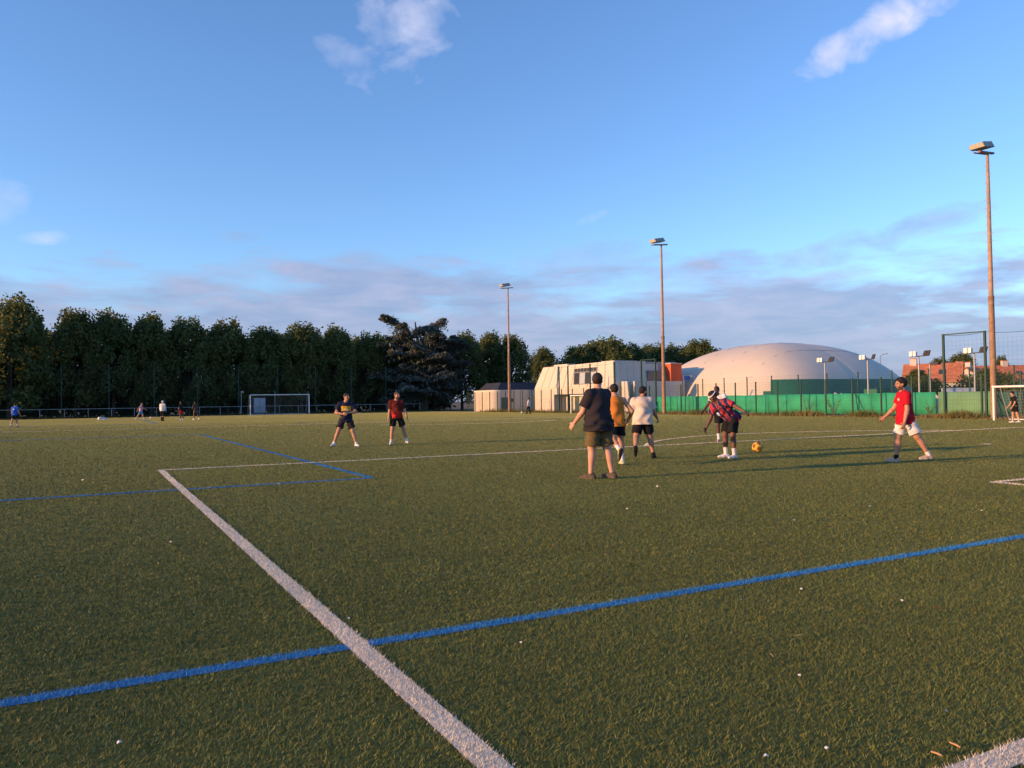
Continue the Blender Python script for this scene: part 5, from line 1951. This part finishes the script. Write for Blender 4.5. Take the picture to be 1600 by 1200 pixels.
build_person('player in navy jersey with yellow chest band, legs wide, forearms raised', spot(541, 698), 166, 1.74,
             dict(lean=3, lleg=(14, 15, 10, 20), rleg=(12, 20, 26, 25), larm=(22, 26, 100, 62), rarm=(10, 26, 98, 55), head=(-34, 0), ltoe=0),
             dict(skin='tan', shirt=P_BAND, sleeve=0.68, shorts=C_BLACKW, leglen=0.78, leg_w=0.114, shoe=C_SHOE_WHITE, sole=cloth('blue_sole', (0.10, 0.14, 0.55)), sock=0.16, sock_mat=C_SOCKW, hair='short', hair_mat=M_HAIRB, seed=7.2, hem=-0.22), det=0.0115)
build_person('shaven headed player in red and black jersey walking, arms hanging', spot(620, 694.5), 172, 1.74,
             dict(lean=2, lleg=(-4, 16, 6, 12), rleg=(8, 6, 6, 8), larm=(4, 18, 14), rarm=(4, 8, 10), head=(-38, 0)),
             dict(skin='tan', shirt=P_FADE, sleeve=0.72, shorts=C_BLACK, leglen=0.80, leg_w=0.112, shoe=C_SHOE_WHITE, sock=0.22, sock_mat=C_SOCKW, hair='crop', hair_mat=M_STUBBLE, beard='stubble', seed=8.2, hem=-0.20), det=0.0115)
build_person('distant man in blue shirt with pale print walking towards the tree row', spot(23, 667.3), 4, 1.72,
             dict(lean=3, lleg=(-10, 2, 14, 4), rleg=(8, 2, 6, 4), larm=(6, 14, 18), rarm=(0, 16, 20)),
             dict(skin='tan', fat=1.06, shirt=P_BLUE, shorts=C_BLACK, leglen=0.82, shoe=C_SHOE_TAN, sock=0.2, sock_mat=C_SOCKW, hair='short', seed=9.0), det=0.019)
build_person('distant player in pink shirt and sky blue shorts striding with arms out', spot(220, 656), 70, 1.72,
             dict(lean=6, lleg=(22, 4, 10, 4), rleg=(-24, 4, 8, 4), larm=(40, 14, 20), rarm=(-42, 20, 16), head=(20, 0)),
             dict(skin='tan', shirt=C_PINK, shorts=C_SHORT_BLUE, leglen=0.80, shoe=C_SHOE_WHITE, sock=0.3, sock_mat=C_SOCKW, hair='crop', hair_mat=M_STUBBLE, seed=9.5), det=0.019)
build_person('distant man in white shirt, white cap and dark trousers seen from behind', spot(254, 657.6), 8, 1.82,
             dict(lean=2, lleg=(4, 1, 4, 2), rleg=(-4, 1, 4, 2), larm=(4, 8, 12), rarm=(4, 8, 12)),
             dict(skin='tan', fat=1.05, shirt=C_WHITE, sleeve=1.2, shorts=C_BLACK, leglen=1.5, shoe=C_SHOE_BLACK, hair='cap', cap_mat=C_WHITE, seed=9.9), det=0.019)
build_person('distant player in black shirt and red shorts standing in profile', spot(283.5, 657), -75, 1.74,
             dict(lean=3, lleg=(4, 3, 6, 4), rleg=(-4, 3, 4, 4), larm=(8, 6, 30), rarm=(8, 6, 24)),
             dict(skin='brown', fat=0.95, shirt=C_BLACK, shorts=C_SHORT_RED, leglen=0.86, shoe=C_SHOE_WHITE, sock=0.2, sock_mat=C_SOCKW, hair='short', seed=10.3), det=0.019)
build_person('distant bare legged player in dark brown shirt standing with bent arms', spot(306, 656), -60, 1.74,
             dict(lean=6, lleg=(14, 3, 16, 4), rleg=(-10, 3, 16, 4), larm=(14, 10, 70, 30), rarm=(10, 10, 60, 30)),
             dict(skin='dark', fat=0.95, shirt=C_TAN, shorts=cloth('taupe_shorts', (0.16, 0.11, 0.10)), leglen=0.7, shoe=C_SHOE_WHITE, sock=0.2, sock_mat=C_SOCKW, hair='short', seed=10.9), det=0.019)
build_person('distant player in white shirt and black trousers by the white ball', spot(826, 646.6), -70, 1.62,
             dict(lean=-6, lleg=(16, 2, 10, 4), rleg=(-6, 2, 10, 4), larm=(6, 8, 12), rarm=(-4, 8, 12), head=(0, -8)),
             dict(skin='olive', fat=1.05, shirt=C_WHITE, shorts=C_BLACK, leglen=1.5, shoe=C_SHOE_BLACK, hair='curly', seed=11.4), det=0.019)


# ------------------------------------------------------------------ balls and litter
def ball(label, loc, rad, cols, seed):
    bm = bmesh.new()
    bmesh.ops.create_icosphere(bm, subdivisions=4, radius=rad)
    # recess the seams between the panels of a truncated icosahedron
    ph = (1+5**0.5)/2
    ico = [Vector(v).normalized() for v in [(0, a, b*ph) for a in (1, -1) for b in (1, -1)]+[(a, b*ph, 0) for a in (1, -1) for b in (1, -1)]+[(a*ph, 0, b) for a in (1, -1) for b in (1, -1)]]
    for v in bm.verts:
        d = v.co.normalized()
        a = sorted((d.dot(q) for q in ico), reverse=True)
        pent = a[0]-0.9393
        edge = abs(a[0]-a[1]) if pent < 0 else 1
        if abs(pent) < 0.012 or (edge < 0.03 and pent < 0):
            v.co = d*rad*0.985
    for f in bm.faces:
        c = f.calc_center_median().normalized()
        a = max(c.dot(q) for q in ico)
        f.material_index = 1 if a > 0.93 else 0
        f.smooth = True
    me = bpy.data.meshes.new('football')
    bm.to_mesh(me)
    bm.free()
    o = link('football', me, None, cols)
    o.location = loc
    o.rotation_euler = (0.4+seed, 0.7, seed)
    tag(o, label, 'ball')


pb = at_depth(1182, 17.3)
ball('yellow and dark football bouncing in front of the bending player', (pb[0], pb[1], height_at(1182, 698.7, pb[0], pb[1])), 0.118, [cloth('yellow_ball_panel', (0.66, 0.40, 0.05), 0.5), cloth('brown_ball_panel', (0.20, 0.09, 0.04), 0.5)], 0.5)
pb = G(815.5, 646.3)
ball('white football lying by the distant player in black trousers', (pb[0], pb[1], 0.115), 0.115, [C_WHITE, cloth('grey_ball_panel', (0.40, 0.40, 0.40), 0.5)], 1.5)
pb = G(236, 654.6)
ball('pale football lying beside the striding pink shirted player', (pb[0], pb[1], 0.115), 0.115, [C_WHITE, C_BEIGE], 2.5)
pb = G(160, 655)
mb = MB()
mb.hexa([(-0.5, -0.14, 0), (0.5, -0.14, 0), (0.5, 0.14, 0), (-0.5, 0.14, 0), (-0.42, -0.09, 0.24), (0.36, -0.09, 0.17), (0.36, 0.09, 0.17), (-0.42, 0.09, 0.24)])
mb.tube([(-0.2, 0, 0.2), (-0.1, 0, 0.36), (0.1, 0, 0.36), (0.2, 0, 0.18)], 0.015, 6)
o = mb.build('sports_bag', C_WHITE)
o.location = (pb[0], pb[1], 0)
o.rotation_euler = (0, 0, 0.6)
tag(o, 'white sports bag lying on the far turf near the handrail', 'bag')

M_TWIG = mat('dry_twig', (0.46, 0.27, 0.13), 0.8, 0.2, 40.0)
M_SCRAP = mat('paper_scrap', (0.72, 0.70, 0.64), 0.9, 0.05, 40.0)
M_SCRAPR = mat('red_petal', (0.45, 0.05, 0.04), 0.8, 0.1, 40.0)
M_STRAW = mat('straw_bit', (0.50, 0.42, 0.24), 0.9, 0.1, 40.0)
for (x0, y0), (x1, y1), lab in (((1484, 1160.5), (1501, 1169.5), 'dry twig end lying farther from the white goal line'), ((1455, 1175), (1472, 1182.5), 'thicker dry twig end lying nearer the white goal line')):
    a, b = G(x0, y0, 0.02), G(x1, y1, 0.02)
    a[2], b[2] = 0.022, 0.024
    m_ = (a+b)/2
    o = MB().tube([a-m_, (b-a)*0.1+np.array([0, 0.001, 0.002]), b-m_], [0.0035, 0.0042, 0.003], 7).build('twig', M_TWIG)
    o.location = m_
    tag(o, lab, 'twig')
sc_mesh = {}
for nm, mm in (('paper', M_SCRAP), ('red', M_SCRAPR), ('straw', M_STRAW)):
    if nm == 'straw':
        m_ = MB().tube([(-0.022, 0, 0), (0, 0.002, 0.003), (0.024, 0, 0)], 0.0014, 5)
    else:
        m_ = MB().add([(-0.009, -0.006, 0), (0.0, -0.008, 0.004), (0.010, -0.004, 0), (-0.007, 0.007, 0.002), (0.001, 0.005, 0.006), (0.009, 0.007, 0.001)], [(0, 1, 4, 3), (1, 2, 5, 4)])
        m_.add([(-0.009, -0.006, -0.002), (0.0, -0.008, 0.002), (0.010, -0.004, -0.002), (-0.007, 0.007, 0.0), (0.001, 0.005, 0.004), (0.009, 0.007, -0.001)], [(3, 4, 1, 0), (4, 5, 2, 1)])
    me = m_.mesh(nm)
    me.materials.append(mm)
    sc_mesh[nm] = me
LIT = [('paper', 130, 750), ('paper', 267, 847), ('paper', 545, 966), ('paper', 814, 1004), ('red', 866, 854), ('paper', 435, 756), ('paper', 1359, 791), ('paper', 1409, 938), ('red', 1465, 950),
       ('paper', 1157, 937), ('paper', 1252, 920), ('paper', 1249, 1055), ('paper', 1292, 1169), ('paper', 1197, 1181), ('straw', 1247, 993), ('straw', 1206, 1024), ('straw', 640, 927), ('straw', 524, 900),
       ('straw', 611, 949), ('straw', 430, 837), ('paper', 1027, 760), ('paper', 1240, 813), ('straw', 1439, 1119), ('paper', 1477, 1111), ('paper', 186, 1160), ('straw', 60, 900), ('paper', 980, 795), ('paper', 1535, 798)]
for i, (nm, x_, y_) in enumerate(LIT):
    q = G(x_, y_, 0.02)
    o = link('litter_scrap' if nm != 'straw' else 'straw', sc_mesh[nm])
    o.location = (q[0], q[1], 0.021)
    o.rotation_euler = (rnd.uniform(-0.2, 0.2), rnd.uniform(-0.2, 0.2), rnd.uniform(0, 6.3))
    dsc = max(1.0, np.linalg.norm(q-CAM)/5.5)
    o.scale = (dsc,)*3
    if nm == 'paper':
        tag(o, 'tiny white paper scrap lying on the turf', 'litter', 'white scraps scattered on the turf')
    elif nm == 'red':
        tag(o, 'tiny red petal scrap ' + ('near the blue line' if i == 8 else 'lying on open turf before the players'), 'litter')
    else:
        tag(o, 'short straw bit lying on the turf', 'straw', 'straw bits scattered on the turf')
